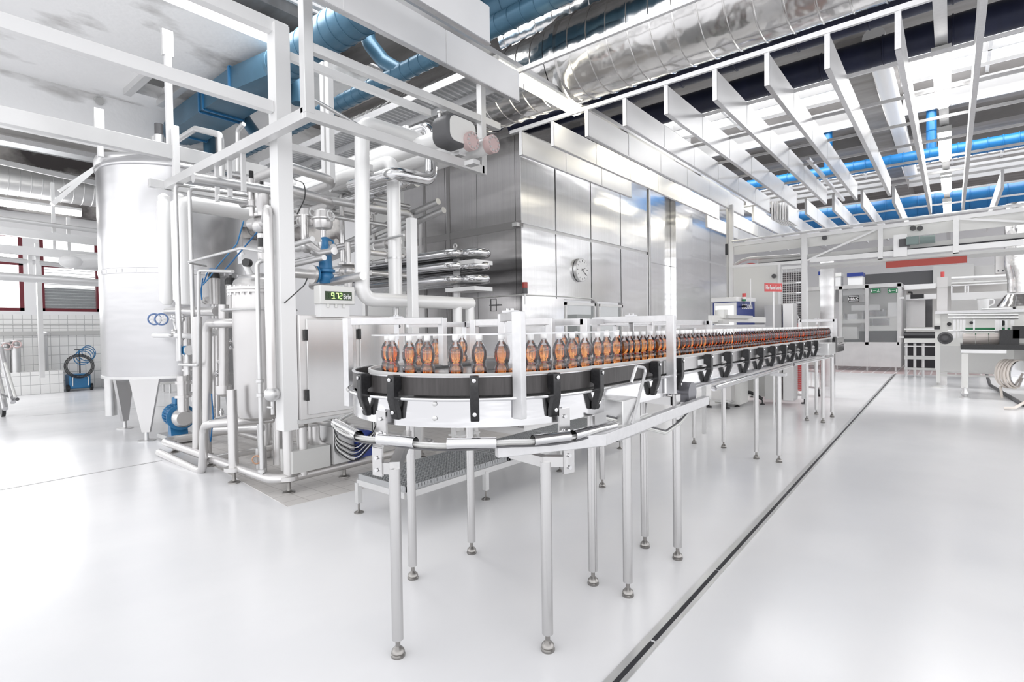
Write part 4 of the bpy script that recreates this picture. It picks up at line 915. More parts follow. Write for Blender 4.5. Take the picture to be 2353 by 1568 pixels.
def seg_digit(ch, yc, zc, wd, hg, m_on, m_off):
    for key in 'abcdefg':
        on = key in SEG[ch]; x = DX+.006; hw, hh = wd/2, hg/2; th = hg*.11
        p = {'a': ((-hw, hh), (hw, hh)), 'd': ((-hw, -hh), (hw, -hh)), 'g': ((-hw, 0), (hw, 0)), 'b': ((hw, 0), (hw, hh)), 'c': ((hw, -hh), (hw, 0)), 'e': ((-hw, -hh), (-hw, 0)), 'f': ((-hw, 0), (-hw, hh))}[key]
        (m_on if on else m_off).bar((x, yc+p[0][0], zc+p[0][1]), (x, yc+p[1][0], zc+p[1][1]), .003, th, up=(1, 0, 0) if False else (0, 0, 1) if abs(p[0][1]-p[1][1]) < 1e-6 else (1, 0, 0)) if abs(p[0][1]-p[1][1]) < 1e-6 else (m_on if on else m_off).bb((x-.0015, yc+p[0][0]-th/2, zc+p[0][1]), (x+.0015, yc+p[0][0]+th/2, zc+p[1][1]))
on_, off_ = MB(), MB(); zc = (wz0+wz1)/2
for ch, k in (('8', .10), ('9', .27), ('7', .44), ('2', .57)):
    if k == .10: seg_digit(' ', wa.y+W_*k, zc, W_*.085, H_*.62, on_, off_)
    else: seg_digit(ch, wa.y+W_*k, zc, W_*.085, H_*.62, on_, off_)
on_.box((DX+.006, wa.y+W_*.345, zc-H_*.31), (.003, .006, .006))
on_.build('lit_digits', digit, t); off_.build('unlit_digits', offdig, t)
text_part('Brix', H_*.62, (DX+.006, wa.y+W_*.82, zc-.004), (0, 1, 0), (0, 0, 1), MATS['lit_diffuser_cool'] if False else white, t, 'unit_lettering', fit=(W_*.30, H_*.60))
# ---- blue safety valve with its flange
P = PX(748, 600, -5.35); t = thing('safety_valve', 'tall blue spring safety valve above the readout', 'valve', (P.x, P.y, PX(748, 655, -5.35).z))
zz = lambda v: PX(748, v, -5.35).z
MB().lathe([(.065, zz(652)), (.085, zz(640)), (.085, zz(632)), (.07, zz(628)), (.10, zz(626)), (.10, zz(620)), (.075, zz(618)), (.068, zz(600)), (.066, zz(575)), (.05, zz(572)), (.04, zz(566)), (.035, zz(552)), (.045, zz(547)), (.02, zz(545))], (P.x, P.y, 0), 24).build('valve_body', blue, t)
MB().tube([(P.x, P.y, zz(550)), (P.x, P.y+.10, zz(550)), (P.x, P.y+.11, zz(580))], .012, fil=.04, n=8).build('lift_lever', blue, t)
F0 = PX(727, 632, -5.35); MB().cyl((F0.x, F0.y, zz(633)), (F0.x, F0.y-.02, zz(633)), .095, 28).build('blue_flange', blue, t)
MB().cyl((F0.x, F0.y-.03, zz(633)), (F0.x, F0.y-.055, zz(633)), .10, 28).tube([(F0.x, F0.y-.05, zz(633)), (F0.x, F0.y-.42, zz(633)), (F0.x, F0.y-.42, zz(700))], .052, fil=.10, n=16).build('inlet_pipe', steel_m, t)
# ---- pipes (each run a thing)
def pipe(pts, r, m, lab, fil=None, name='pipe', n=14, grp=None, extra=None):
    mb = MB().tube(pts, r, fil=r*2 if fil is None else fil, n=n)
    if extra: extra(mb)
    return mb.build(name, m, label=lab, cat='pipe', group=grp)
# insulated verticals
X = -4.9
a0, a1, a2 = PX(832, 688, X), PX(1083, 693, X), PX(832, 280, X)
pipe([PX(962, 320, X), (X, a2.y, a2.z), (X, a0.y, a0.z), (X, a1.y, a0.z)], .078, insul, 'thick white insulated pipe dropping from the ceiling and turning right behind the conveyor', fil=.14, n=22)
pipe([(X, a1.y-.03, a0.z), (X, a1.y-.03, .3)], .06, insul, 'white insulated downpipe at the end of the thick low pipe', n=16); pipe([(X, a1.y-.26, a0.z-.02), (X, a1.y-.26, .3)], .06, insul, 'second white insulated downpipe under the thick low pipe', n=16)
X = -5.0; b0, b1 = PX(903, 370, X), PX(903, 680, X)
o = pipe([(X-2.4, b0.y, b0.z), (X, b0.y, b0.z), (X, b0.y, b1.z)], .078, insul, 'white insulated pipe with a clamp band, dropping right of the thickest one', fil=.12, n=22)
pipe([(X, b0.y, b1.z), (X, b0.y, .9)], .035, steel_s, 'bare steel pipe with a flange below the clamped insulated pipe', extra=lambda mb: mb.lathe([(.06, b1.z-.10), (.06, b1.z-.06)], (X, b0.y, 0), 18).lathe([(.05, b1.z-.02), (.06, b1.z)], (X, b0.y, 0), 18))
MB().lathe([(.081, PX(903, 594, X).z-.01), (.081, PX(903, 594, X).z+.01)], (X, b0.y, 0), 22).build('clamp_band', steel_s, o)
pw0, pw1 = PX(945, 502, -4.6), PX(945, 730, -4.6)
beam('rail_post', [(-4.6, pw0.y, .1), (-4.6, pw0.y, pw0.z)], .09, .09, frame_w, 'square pale post with a handrail, right of the insulated pipes', 'post')
h0 = PY(928, 540, pw0.y); h1 = PY(650, 602, pw0.y); pipe([h0, h1], .016, steel_s, 'thin handrail running left from the pale square post', n=10, name='handrail')
# polished silver drops under the cable trays
X = -4.75; s0, s1, s2 = PX(992, 360, X), PX(990, 415, X), PX(905, 398, X)
pipe([(X-.6, s0.y, s0.z+.35), (X, s0.y, s0.z+.35), (X, s1.y, s1.z), (X, s2.y, s2.z), (X-.8, s2.y, s2.z)], .075, steel_p, 'shiny foil-wrapped pipe bent in a U below the hanging frame', fil=.12, n=20)
X = -5.3; s0, s1 = PX(940, 350, X), PX(938, 418, X); pipe([(X, s1.y, s0.z+.3), (X, s1.y, s1.z), (X-1.5, s1.y, s1.z)], .08, steel_p, 'second shiny foil-wrapped pipe behind the U-bend', fil=.1, n=20)
# three horizontal bodies with flanged ends inside the hanging frame
def xpipe(u, v, Y, x0, r, m, lab, endm=None, cap=True):
    P = PY(u, v, Y); t = thing('insulated_header', lab, 'pipe', P, 'headers ending at the hanging frame')
    MB().cyl((x0, P.y, P.z), (P.x, P.y, P.z), r, 24).build('header_body', m, t)
    if endm: 
        MB().cyl((P.x-.05, P.y, P.z), (P.x+.03, P.y, P.z), r*1.04, 24).build('end_flange', endm, t)
        mb = MB()
        for k in range(10):
            a = 2*math.pi*k/10; mb.cyl((P.x+.03, P.y+math.cos(a)*r*.8, P.z+math.sin(a)*r*.8), (P.x+.045, P.y+math.cos(a)*r*.8, P.z+math.sin(a)*r*.8), .012, 8)
        mb.build('flange_bolt', steel_s, t)
    return P, t
xpipe(1130, 332, 4.55, -8.5, .098, insul, 'insulated header with a reddish bolted flange, nearest the frame corner', pinkm)
xpipe(1082, 325, 4.30, -8.5, .098, insul, 'insulated header with a reddish flange, tucked behind the nearer one', pinkm)
for (u, v) in ((1052, 355), (1085, 375)):
    P = PY(u, v, 4.3); MB().box(P, (.14, .10, .05)).build('pipe_saddle', frame_w, label='small white saddle block on the lower rail of the hanging frame, %s one' % ('left' if u == 1052 else 'right'), cat='bracket')
P = PY(1062, 302, 4.2); t = thing('oval_end_cover', 'black rounded end cover with a pale oval face inside the hanging frame', 'cover', P)
def stad(w_, h, k=10):
    r_ = h*.62; out = []
    for (cx_, cy_, a0) in ((w_-r_, h-r_, 0), (-w_+r_, h-r_, 90), (-w_+r_, -h+r_, 180), (w_-r_, -h+r_, 270)):
        for j in range(k+1): a = R_(a0+90*j/k); out.append((cx_+r_*math.cos(a), cy_+r_*math.sin(a)))
    return out
MB().prism(stad(.225, .165), P-Vector((.12, 0, 0)), (0, 1, 0), (0, 0, 1), .26).build('black_shell', dgrey, t, bevel=.03); MB().prism(stad(.195, .135), P+Vector((.012, 0, 0)), (0, 1, 0), (0, 0, 1), .012).build('pale_face', lgrey, t)
MB().cyl((-7.5, P.y, P.z), (P.x-.2, P.y, P.z), .10, 24).build('header_body', insul, t)
for (u, v) in ((1010, 270), (1045, 262)):
    Q = PY(u, v, 4.3); MB().cyl(Q-Vector((0, 0, .12)), Q+Vector((0, 0, .05)), .018, 10).cyl(Q+Vector((0, 0, .05)), Q+Vector((0, 0, .07)), .03, 10).build('threaded_stud', steel_s, t)
# parallel X-direction insulated runs behind, under the trays
for i, (u, v, Y, r_, x1) in enumerate(((900, 345, 4.6, .09, -4.9), (870, 372, 4.4, .08, -5.2), (845, 400, 4.2, .08, -5.3), (760, 330, 5.4, .07, -5.0), (780, 470, 4.8, .06, -5.6), (800, 440, 5.2, .05, -5.1))):
    P = PY(u, v, Y); pipe([(-9.2, Y, P.z), (x1, Y, P.z)], r_, insul if i < 4 else steel_s, ['upper insulated run behind the hanging frame', 'second insulated run behind the hanging frame', 'third insulated run behind the hanging frame', 'insulated run below the cable tray', 'bare steel run behind the blue valve', 'bare steel run left of the clamped pipe'][i], n=16, grp='pipe runs behind the skid')
# bends right of the thick post
X0_ = -5.55
for i, (v, r_) in enumerate(((402, .055), (452, .055))):
    P = PY(735, v, 3.5); z = P.z
    pipe([(-7.0, 3.1, z+.03), (-6.0, 3.1, z+.02), (P.x-.02, 3.1, z+.02), (P.x-.02, 3.75, z-.03), (-7.2, 3.75, z-.05)], r_, steel_m, ['upper hairpin pipe emerging right of the thick post', 'lower hairpin pipe emerging right of the thick post'][i], fil=.2, n=16, grp='hairpin pipes at the post')
P, Q = PX(700, 458, -5.9), PX(948, 492, -5.9)
pipe([(-5.9, P.y-1.2, P.z), (-5.9, Q.y, Q.z), (-5.9, Q.y+.02, 1.9)], .05, steel_s, 'long bare pipe running right and turning down at the enclosure', fil=.12, n=16)
P, Q = PX(700, 488, -6.1), PX(900, 520, -6.1); pipe([(-6.1, P.y-1.0, P.z), (-6.1, Q.y, Q.z)], .03, steel_s, 'slim bare pipe under the long bare pipe')
P = PY(845, 520, 5.0); pipe([(-8.5, 5.0, P.z-.32), (-5.4, 5.0, P.z+.12)], .045, steel_s, 'inclined bare pipe behind the insulated verticals'); pipe([(-8.5, 5.1, P.z-.42), (-5.4, 5.1, P.z+.02)], .045, steel_s, 'inclined bare pipe, the lower of two behind the insulated verticals')
# mushroom actuators
for i, (u, v) in enumerate(((702, 500), (742, 505))):
    P = PY(u, v, 3.3); t = thing('diaphragm_actuator', ['mushroom-shaped valve actuator next to the thick post', 'mushroom-shaped valve actuator further right, above the blue valve'][i], 'valve', P-Vector((0, 0, .2)), 'mushroom actuators')
    MB().lathe([(.03, -.17), (.03, -.12), (.09, -.10), (.105, -.06), (.105, -.01), (.125, .0), (.125, .015), (.105, .02), (.09, .09), (.04, .12)], P, 24).build('actuator_shell', steel_m, t)
    MB().lathe([(.06, -.30), (.06, -.26), (.03, -.25), (.03, -.17)], P, 18).sphere(P+Vector((0, 0, -.34)), .075, 16).cyl(P+Vector((-.2, 0, -.34)), P+Vector((.2, 0, -.34)), .045, 14).build('valve_body', steel_s, t)
    mb = MB()
    for k in range(3): mb.torus(P+Vector((.13, .02, .03)), .045+.008*k, .004, (1, .3*k, .2), 18, 5)
    mb.build('coiled_wire', white, t)
# U pipe & fittings near blue valve
P = PY(700, 545, 3.2); pipe([P+Vector((0, 0, .25)), P+Vector((0, 0, -.05)), P+Vector((.35, 0, -.22)), P+Vector((.6, 0, -.22))], .04, steel_m, 'steel bend beside the blue safety valve', fil=.12)
P = PY(690, 560, 3.0); pipe([P+Vector((-.6, 0, -.02)), P+Vector((.25, 0, .02))], .03, steel_s, 'horizontal pipe passing behind the thick post, upper'); pipe([P+Vector((-.6, .1, -.2)), P+Vector((.3, .1, -.17))], .03, steel_s, 'horizontal pipe passing behind the thick post, lower'); pipe([P+Vector((-.3, .3, -.42)), P+Vector((.7, .3, -.38))], .045, steel_m, 'thicker horizontal pipe behind the readout')
P = PX(800, 625, -5.6); MB().sphere(P, .11, 20, .8).lathe([(.07, .07), (.12, .08), (.12, .10)], P, 20).cyl(P-Vector((0, 0, .35)), P, .05, 16).cyl(P, P+Vector((0, 0, .35)), .035, 12).build('globe_valve', steel_m, label='round-bodied steel valve right of the blue safety valve', cat='valve')
P = PX(755, 478, -5.7); 
# ---- left group of insulated verticals at the skid end
t = thing('insulated_column', 'pair of tall white insulated cylinders at the left end of the skid', 'pipe', PX(385, 696, -8.0))
for i, (u, X) in enumerate(((377, -8.05), (412, -7.7))):
    P, Q = PX(u, 466, X), PX(u, 690, X); MB().lathe([(.05, Q.z-.06), (.085 if i == 0 else .10, Q.z), (.085 if i == 0 else .10, P.z), (.07, P.z+.02), (.07, P.z+.08), (.03, P.z+.12)], (P.x, P.y, 0), 22).build('insulated_cylinder', insul, t)
P, Q = PX(418, 466, -7.5), PX(585, 492, -7.5)
pipe([(-7.5, Q.y+.3, Q.z), (-7.5, P.y, P.z), (-7.5, P.y, PX(418, 700, -7.5).z)], .10, insul, 'large white insulated pipe running right from the tank front and turning down', fil=.12, n=22)
P, Q = PX(403, 424, -7.3), PX(566, 447, -7.3)
pipe([(-7.3, Q.y, Q.z), (-7.3, P.y, P.z), (-7.3, P.y, PX(401, 830, -7.3).z)], .024, steel_s, 'thin bare pipe following the large insulated pipe, then dropping', fil=.06, n=12)
pipe([(-7.15, Q.y, Q.z-.05), (-7.15, P.y+.1, P.z-.05), (-7.15, P.y+.1, 1.35)], .024, steel_s, 'second thin bare pipe beside the large insulated pipe', fil=.06, n=12)
pipe([PY(412, 838, 2.45), PY(456, 840, 2.45), PY(457, 622, 2.45), PY(535, 624, 2.45)], .018, steel_s, 'slender bent pipe like a hooked rail in front of the skid', fil=.05, n=10)
pipe([PY(434, 602, 2.45), PY(555, 570, 2.45), PY(605, 578, 2.45)], .016, steel_s, 'thin handrail pointing left above the skid', fil=.03, n=10)
pipe([PY(434, 604, 2.45), PY(474, 612, 2.7)], .012, steel_s, 'short return of the thin left handrail', n=8)
pipe([PY(453, 728, 2.55), PY(453, 1040, 2.55)], .052, steel_m, 'vertical steel pipe standing in front of the pump', n=18)
pipe([PY(505, 743, 2.6)+Vector((.15, .3, 0)), PY(505, 743, 2.6), PY(476, 743, 2.6), PY(476, 1052, 2.6)], .052, steel_m, 'vertical steel pipe with a top elbow, right of the pump', fil=.12, n=18)
pipe([PY(514, 700, 2.7), PY(514, 892, 2.7)], .055, steel_m, 'shorter vertical steel pipe with a rounded sump, left of the vessel', n=18, extra=lambda mb: mb.lathe([(.02, PY(514, 912, 2.7).z), (.085, PY(514, 905, 2.7).z), (.09, PY(514, 892, 2.7).z), (.09, PY(514, 886, 2.7).z)], (PY(514, 890, 2.7).x, 2.7, 0), 20))
pipe([PY(385, 716, 2.7), PY(498, 716, 2.7)], .055, steel_m, 'horizontal steel manifold behind the handwheels', n=18)
pipe([PY(354, 771, 2.6), PY(418, 771, 2.6), PY(460, 776, 2.8)], .035, white, 'short white pipe pointing left below the handwheels', n=14)
pipe([PY(408, 700, 2.65), PY(410, 830, 2.65)], .028, steel_s, 'thin vertical sampling pipe behind the handwheels', n=10); pipe([PY(396, 725, 2.65), PY(420, 812, 2.65)], .02, steel_s, 'slanted sampling pipe behind the handwheels', n=10)
pipe([PY(430, 728, 3.0), PY(430, 900, 3.0)], .05, steel_m, 'vertical riser directly above the blue motor', n=16, extra=lambda mb: [mb.lathe([(.08, PY(430, v, 3.0).z-.015), (.08, PY(430, v, 3.0).z+.015)], (PY(430, 800, 3.0).x, 3.0, 0), 18) for v in (850, 880, 905)])
for i, u in enumerate((500, 492, 548)): pipe([PY(u, 640+i*10, 3.3), PY(u, 960, 3.3)], .035, steel_m, ['rear riser between the tall steel pipes, right one', 'rear riser between the tall steel pipes, left one', 'rear riser hidden behind the vessel'][i], n=12)
pipe([PY(480, 990, 2.9), PY(600, 985, 2.9)], .05, steel_m, 'low steel pipe under the vessel, nearer', n=14); pipe([PY(500, 965, 3.3), PY(640, 945, 3.3)], .05, steel_m, 'low steel pipe under the vessel, farther', n=14)
pipe([PY(560, 965, 3.2), PY(600, 972, 3.2), PY(612, 960, 3.2), PY(612, 1050, 3.2)], .06, steel_m, 'elbowed outlet pipe below the vessel', fil=.12, n=16)
# pipe with the dished lower end in front of the vessel
x_ = 2.5
P0, P1, P2, P3 = PY(566, 500, 2.5), PY(600, 487, 2.5), PY(615, 487, 2.5), PY(617, 905, 2.5)
P1 = Vector((P2.x, 2.5, P1.z)); o = pipe([(P0.x, 2.7, P0.z), (P1.x, 2.5, P1.z+.03), (P1.x, 2.5, P3.z)], .046, steel_m, 'long vertical steel pipe in front of the vessel, ending in a round cap', fil=.10, n=20)
MB().sphere((P1.x, 2.5, P3.z), .075, 20).cyl((P1.x, 2.5, P3.z-.2), (P1.x, 2.5, P3.z), .016, 10).cyl((P1.x-.05, 2.48, P3.z-.13), (P1.x+.05, 2.48, P3.z-.13), .012, 8).build('end_cap', steel_s, o)
Q = PX(637, 610, -5.2); pipe([(-5.22, 2.72, Q.z+.05), (-5.32, 2.48, Q.z+.05), (-5.32, 2.48, .15)], .022, steel_s, 'slim vertical pipe close to the left side of the thick post', fil=.06, n=10)
for z_, lb_ in ((.98, 'lower ring union on the slim pipe beside the thick post'), (1.12, 'upper ring union on the slim pipe beside the thick post'), (.22, 'union near the floor on the slim pipe beside the thick post')):
    MB().lathe([(.024, z_-.02), (.04, z_-.015), (.04, z_+.015), (.024, z_+.02)], (-5.32, 2.48, 0), 12).build('pipe_union', steel_s, label=lb_, cat='fitting')
pipe([PY(408, 322, 3.0), PY(449, 296, 3.0), PY(507, 310, 3.0), PY(510, 420, 3.0)], .04, steel_s, 'bent bare pipe in front of the boxed blue duct', fil=.1)
pipe([PY(546, 395, 3.4), PY(546, 300, 3.4), PY(560, 285, 3.4)], .03, steel_s, 'small swan-neck pipe under the boxed blue duct', fil=.06)
pipe([PX(720, 228, -4.6), PX(852, 305, -4.6)], .018, steel_s, 'thin round rail inside the suspended steelwork')
# actuated valves above the vessel
P = PY(578, 435, 2.8); t = thing('piston_actuator', 'slim silver valve actuator with a black cap above the vessel', 'valve', PY(578, 477, 2.8))
z1_, z2_, z3_ = PY(578, 477, 2.8).z, PY(578, 411, 2.8).z, PY(578, 393, 2.8).z
MB().lathe([(.03, z1_-.1), (.03, z1_), (.055, z1_+.01), (.055, z1_+.07), (.036, z1_+.08), (.036, z2_), (.03, z2_)], (P.x, P.y, 0), 20).build('actuator_body', steel_m, t); MB().lathe([(.025, z2_), (.025, z3_)], (P.x, P.y, 0), 18).build('black_cap', black, t)
P = PY(602, 450, 2.85); t = thing('round_actuator', 'stout silver valve actuator with a finned black cap', 'valve', PY(602, 477, 2.85))
z1_, z2_, z3_ = PY(602, 480, 2.85).z, PY(602, 445, 2.85).z, PY(602, 428, 2.85).z
MB().lathe([(.05, z1_-.08), (.05, z1_), (.072, z1_+.03), (.075, z2_)], (P.x, P.y, 0), 24).build('actuator_body', steel_m, t)
MB().lathe([(.078, z2_), (.078, z2_+.01), (.072, z2_+.012), (.072, z3_), (.02, z3_+.01), (.02, z3_+.05)], (P.x, P.y, 0), 12).build('black_cap', black, t)
P = PY(600, 520, 2.9); MB().sphere(P, .10, 20).cyl(P+Vector((-.22, 0, .05)), P+Vector((.2, 0, .02)), .07, 18).lathe([(.10, .10), (.10, .13)], P, 20).cyl(P-Vector((0, 0, .4)), P, .045, 14).build('valve_body', steel_m, label='rounded steel valve body below the two black-capped actuators', cat='valve')
MB().cyl(P+Vector((.02, 0, -.24)), P+Vector((.02, 0, -.14)), .05, 16).build('black_sensor', black, label='black sensor block below the rounded valve body', cat='sensor')
for i, (u, v) in enumerate(((492, 640), (530, 655))):
    P = PY(u, v, 3.0); t = thing('small_actuator', ['black-topped small valve left of the vessel lid, left one', 'black-topped small valve left of the vessel lid, right one'][i], 'valve', P, 'black-topped small valves')
    MB().lathe([(.06, -.35), (.06, -.03), (.07, 0)], P, 18).build('actuator_body', steel_m, t); MB().lathe([(.075, 0), (.075, .05), (.05, .09), (.015, .09), (.015, .13)], P, 14).build('black_cap', black, t)
random.seed(7)
for i in range(14):
    u, v = random.uniform(470, 530), random.uniform(665, 950); P = PY(u, v, random.uniform(2.9, 3.4)); s_ = random.uniform(.03, .06)
    mb = MB(); ax = random.choice(((1, 0, 0), (0, 0, 1), (0, 1, 0))); mb.lathe([(s_*.6, -s_*1.6), (s_*.6, -s_*.7), (s_, -s_*.6), (s_, -s_*.4), (s_*.8, -.3*s_), (s_*.8, s_*.4), (s_, s_*.45), (s_, s_*.7), (s_*.5, s_*.7), (s_*.5, s_*1.6)], P, 14, ax)
    mb.build('pipe_fitting', random.choice([steel_s, steel_m, steel_p, steel]), label='small steel pipe fitting in the crowd of pipes left of the vessel', cat='fitting', group='small fittings left of the vessel')
for i in range(10):
    u, v = random.uniform(392, 428), random.uniform(715, 835); P = PY(u, v, random.uniform(2.5, 2.8)); s_ = random.uniform(.022, .042)
    MB().lathe([(s_*.6, -s_*1.6), (s_, -s_*.6), (s_, -s_*.4), (s_*.7, 0), (s_, s_*.45), (s_, s_*.7), (s_*.5, s_*1.6)], P, 12, random.choice(((1, 0, 0), (0, 0, 1)))).build('sampling_fitting', random.choice([steel_s, steel_p, steel]), label='small steel fitting in the sampling cluster below the handwheels', cat='fitting', group='small fittings below the handwheels')
for i in range(16):
    u, v = random.uniform(680, 900), random.uniform(440, 640)
    P = PY(u, v, random.uniform(4.2, 5.2)); L_ = random.uniform(.4, 1.5); ax = random.choice(((1, 0, 0), (0, 1, 0), (0, 0, 1), (1, 0, 0))); r_ = random.uniform(.018, .05)
    MB().cyl(P-Vector(ax)*L_*.5, P+Vector(ax)*L_*.5, r_, 12).lathe([(r_*1.5, -.02), (r_*1.5, .02)], P, 14, ax).build('rear_pipe', random.choice([steel_s, steel_m, steel]), label='short flanged pipe in the dense pipework behind the thick post', cat='pipe', group='dense pipework behind the post')
for i, u in enumerate((355, 371)):
    P = PY(u, 734, 2.55); t = thing('handwheel', ['left one of the two blue handwheels in front of the tank', 'right one of the two blue handwheels in front of the tank'][i], 'handwheel', P, 'blue handwheels')
    ax = Vector((1, -.25, 0)).normalized(); MB().torus(P, .075, .011, ax, 24, 8).build('rim', mat('handwheel_blue', (.14, .22, .42), 0, .4) if i == 0 else MATS['handwheel_blue'], t)
    mb = MB().cyl(P-ax*.03, P+ax*.22, .012, 8); sd = ax.cross(Vector((0, 0, 1)))
    for k in range(3): a = k*math.pi/3; v = sd*math.cos(a)+Vector((0, 0, 1))*math.sin(a); mb.bar(P-v*.07, P+v*.07, .01, .012)
    mb.build('spindle', steel_s, t)
P = PY(430, 805, 2.5); t = thing('transmitter', 'small blue-capped transmitter above the motor', 'transmitter', P)
MB().cyl(P+Vector((0, -.04, 0)), P+Vector((0, .05, 0)), .055, 20).build('blue_housing', blue, t); MB().cyl(P+Vector((.06, 0, 0)), P+Vector((.09, 0, 0)), .06, 18).build('steel_cover', steel_s, t); MB().cyl(P-Vector((0, 0, .3)), P-Vector((0, 0, .04)), .03, 12).build('stem', steel_s, t)
for i, pts in enumerate((((560, 508), (545, 560), (500, 612), (478, 642), (466, 655)), ((590, 535), (560, 570), (530, 605), (515, 622), (480, 618), (468, 650)), ((466, 640), (462, 670), (464, 690)), ((486, 905), (490, 960), (484, 1015)))):
    MB().tube([PY(u, v, 2.62) for u, v in pts], .008, fil=.12, n=8).build('air_hose', blue if i == 0 else blue_b, label=['thin blue air hose hanging left from the valve body', 'thin blue air hose looping to the small valves', 'short blue hose beside the small valves', 'thin blue hose near the low pipes right of the motor'][i], cat='hose')
for i, pts in enumerate((((676, 413), (700, 420), (702, 455), (683, 492)), ((566, 523), (575, 540), (590, 545)), ((650, 700), (700, 655), (706, 640)))):
    MB().tube([PY(u, v, 3.0 if i == 0 else 2.6) for u, v in pts], .006, fil=.15, n=6).build('black_cable', black, label=['curved black cable right of the thick post', 'short black cable at the valve body', 'black cable near the inlet of the blue valve'][i], cat='cable')
# equipment below the cabinet
P = PX(792, 1020, -4.95); t = thing('pump_enclosure', 'steel box enclosure standing on the skid below the cabinet', 'enclosure', (P.x, P.y, .12))
MB().bb((P.x-.3, P.y-.13, PX(792, 1063, -4.95).z), (P.x, P.y+.12, PX(792, 978, -4.95).z)).build('enclosure_body', steel_s, t, bevel=.004); MB().bb((P.x-.3, P.y-.55, .2), (P.x-.05, P.y-.14, .42)).build('dark_trough', grey, t)
P = PX(830, 1020, -5.0); t = thing('lower_motor', 'dark blue motor half hidden behind the conveyor bend near the floor', 'motor', P-Vector((0, 0, .1)))
MB().cyl(P+Vector((-.2, 0, .05)), P+Vector((.1, 0, .05)), .11, 20).build('motor_housing', navy_b, t); MB().bb((P.x-.2, P.y-.12, P.z-.12), (P.x+.12, P.y+.12, P.z-.04)).build('motor_foot', navy_b, t)
pipe([(-5.15, 2.95, .62), (-5.15, 2.95, .4), (-5.15, 3.3, .34), (-5.15, 3.6, .34)], .06, steel_m, 'elbow pipe under the control cabinet', fil=.15, n=16)
for k in range(7):
    z = .60-.02*k; MB().tube([(-4.93, 3.02+.02*k, .70), (-4.88-.01*k, 3.05, z-.1), (-4.86, 3.25, z-.22-.01*k), (-4.88, 3.5, z-.1), (-4.95, 3.65-.02*k, .70)], .006, fil=.12, n=6).build('cable_loop', [black, lgrey, black, grey, black, white, black][k], label='cable loop hanging under the control cabinet', cat='cable', group='cable loops under the cabinet')
# heat exchanger tubes with polished return bends
t = thing('tube_heat_exchanger', 'stack of long polished tubes with U-bends in front of the enclosure', 'heat exchanger', (-6.5, 5.9, 1.9))
for v, vv in ((590, 588), (618, 616), (648, 646)):
    z = PY(1050, vv, 5.9).z; x1 = PY(1085, vv, 5.9).x
    for dx, y in ((0, 5.62), (.30, 5.80)):
        xe_ = x1-.25+dx; MB().tube([(-9.3, y, z), (xe_, y, z), (xe_+.14, y+.05, z), (xe_+.14, y+.25, z), (xe_, y+.30, z), (-9.3, y+.30, z)], .068, fil=.11, n=18).build('hairpin_tube', steel_p, t)
for v in (603, 664):
    P = PY(1045, v, 5.6); MB().box(P+Vector((0, .3, 0)), (.62, .4, .06)).build('support_tray', frame_w, t)
P = PY(1045, 700, 5.8); mb = MB().bar((P.x, 5.85, .1), (P.x, 5.85, 2.75), .09, .06).bar((P.x-2.4, 5.85, .1), (P.x-2.4, 5.85, 2.75), .09, .06); mb.build('stand', frame_w, t)
P = PY(1046, 566, 5.7); MB().torus(P, .035, .01, (0, 1, 0), 16, 6).build('lifting_eye', steel_s, t)
# platform rail and steps near the enclosure
mb = MB(); 
for u in (915, 966): P, Q = PY(u, 510, 6.2), PY(u, 585, 6.2); mb.bar(P, Q, .03, .03)
mb.bar(PY(915, 510, 6.2), PY(966, 512, 6.2), .03, .03).bar(PY(915, 570, 6.2), PY(966, 568, 6.2), .03, .03); mb.build('guard_rail', frame_w, label='small guard rail between the pale post and the enclosure', cat='rail')
P = PX(985, 1030, -4.6); t = thing('step_ladder', 'small white step ladder standing behind the walkway', 'ladder', (P.x, P.y, 0))
for dy in (-.22, .22): MB().bar((-4.6, 4.7+dy, .0), (-4.6, 4.6+dy*.8, .55), .03, .05).build('rail', white, t)
for z in (.15, .32, .5): MB().bb((-4.7, 4.45, z), (-4.5, 4.8, z+.02)).build('tread', white, t)
# ---- far left floor items
P = PZ(180, 893)*.965; t = thing('wheeled_cleaner', 'small blue wheeled cleaning unit with a coiled hose by the tiled wall', 'cleaning unit', P)
MB().box(P+Vector((0, 0, .28)), (.5, .50, .42)).build('tank', blue, t, bevel=.04)
for dy in (-.27, .27): MB().cyl(P+Vector((.18, dy-.03, .1)), P+Vector((.18, dy+.03, .1)), .10, 18).build('wheel', black, t)
MB().tube([P+Vector((.28, -.18, .15)), P+Vector((.30, -.18, .42)), P+Vector((.30, .18, .42)), P+Vector((.28, .18, .15))], .014, fil=.05, n=8).build('handle', white, t)
for k in range(3): MB().torus(P+Vector((.3, -.02, .72)), .34-.03*k, .014, (1, 0, .1), 28, 6).build('black_hose', black, t)
for k in range(4): MB().torus(P+Vector((.1, .1+.05*k, .95+.05*k)), .2, .012, (1, .3*k-.4, .2), 22, 6).build('coiled_hose', blue, t)
MB().cyl(P+Vector((0, .05, .5)), P+Vector((0, .05, 1.18)), .02, 8).box(P+Vector((0, .05, 1.19)), (.04, .22, .03)).build('mast', dgrey, t)
P2 = P+Vector((.75, .72, 0)); t = thing('mop_bucket_stand', 'white and blue bucket on a black stand next to the blue cleaner', 'bucket', P2)
MB().lathe([(.17, .6), (.25, .9), (.26, .92), (.24, .9), (.16, .62)], P2, 24).build('bucket', white, t); MB().lathe([(.25, .86), (.268, .93), (.24, .93)], P2, 24).build('rim', blue, t)
mb = MB().bb((P2.x-.25, P2.y-.25, .55), (P2.x+.25, P2.y+.25, .6))
for dx in (-.2, .2):
    for dy in (-.2, .05, .2): mb.bar((P2.x+dx, P2.y+dy, 0), (P2.x+dx, P2.y+dy, .55), .05, .05)
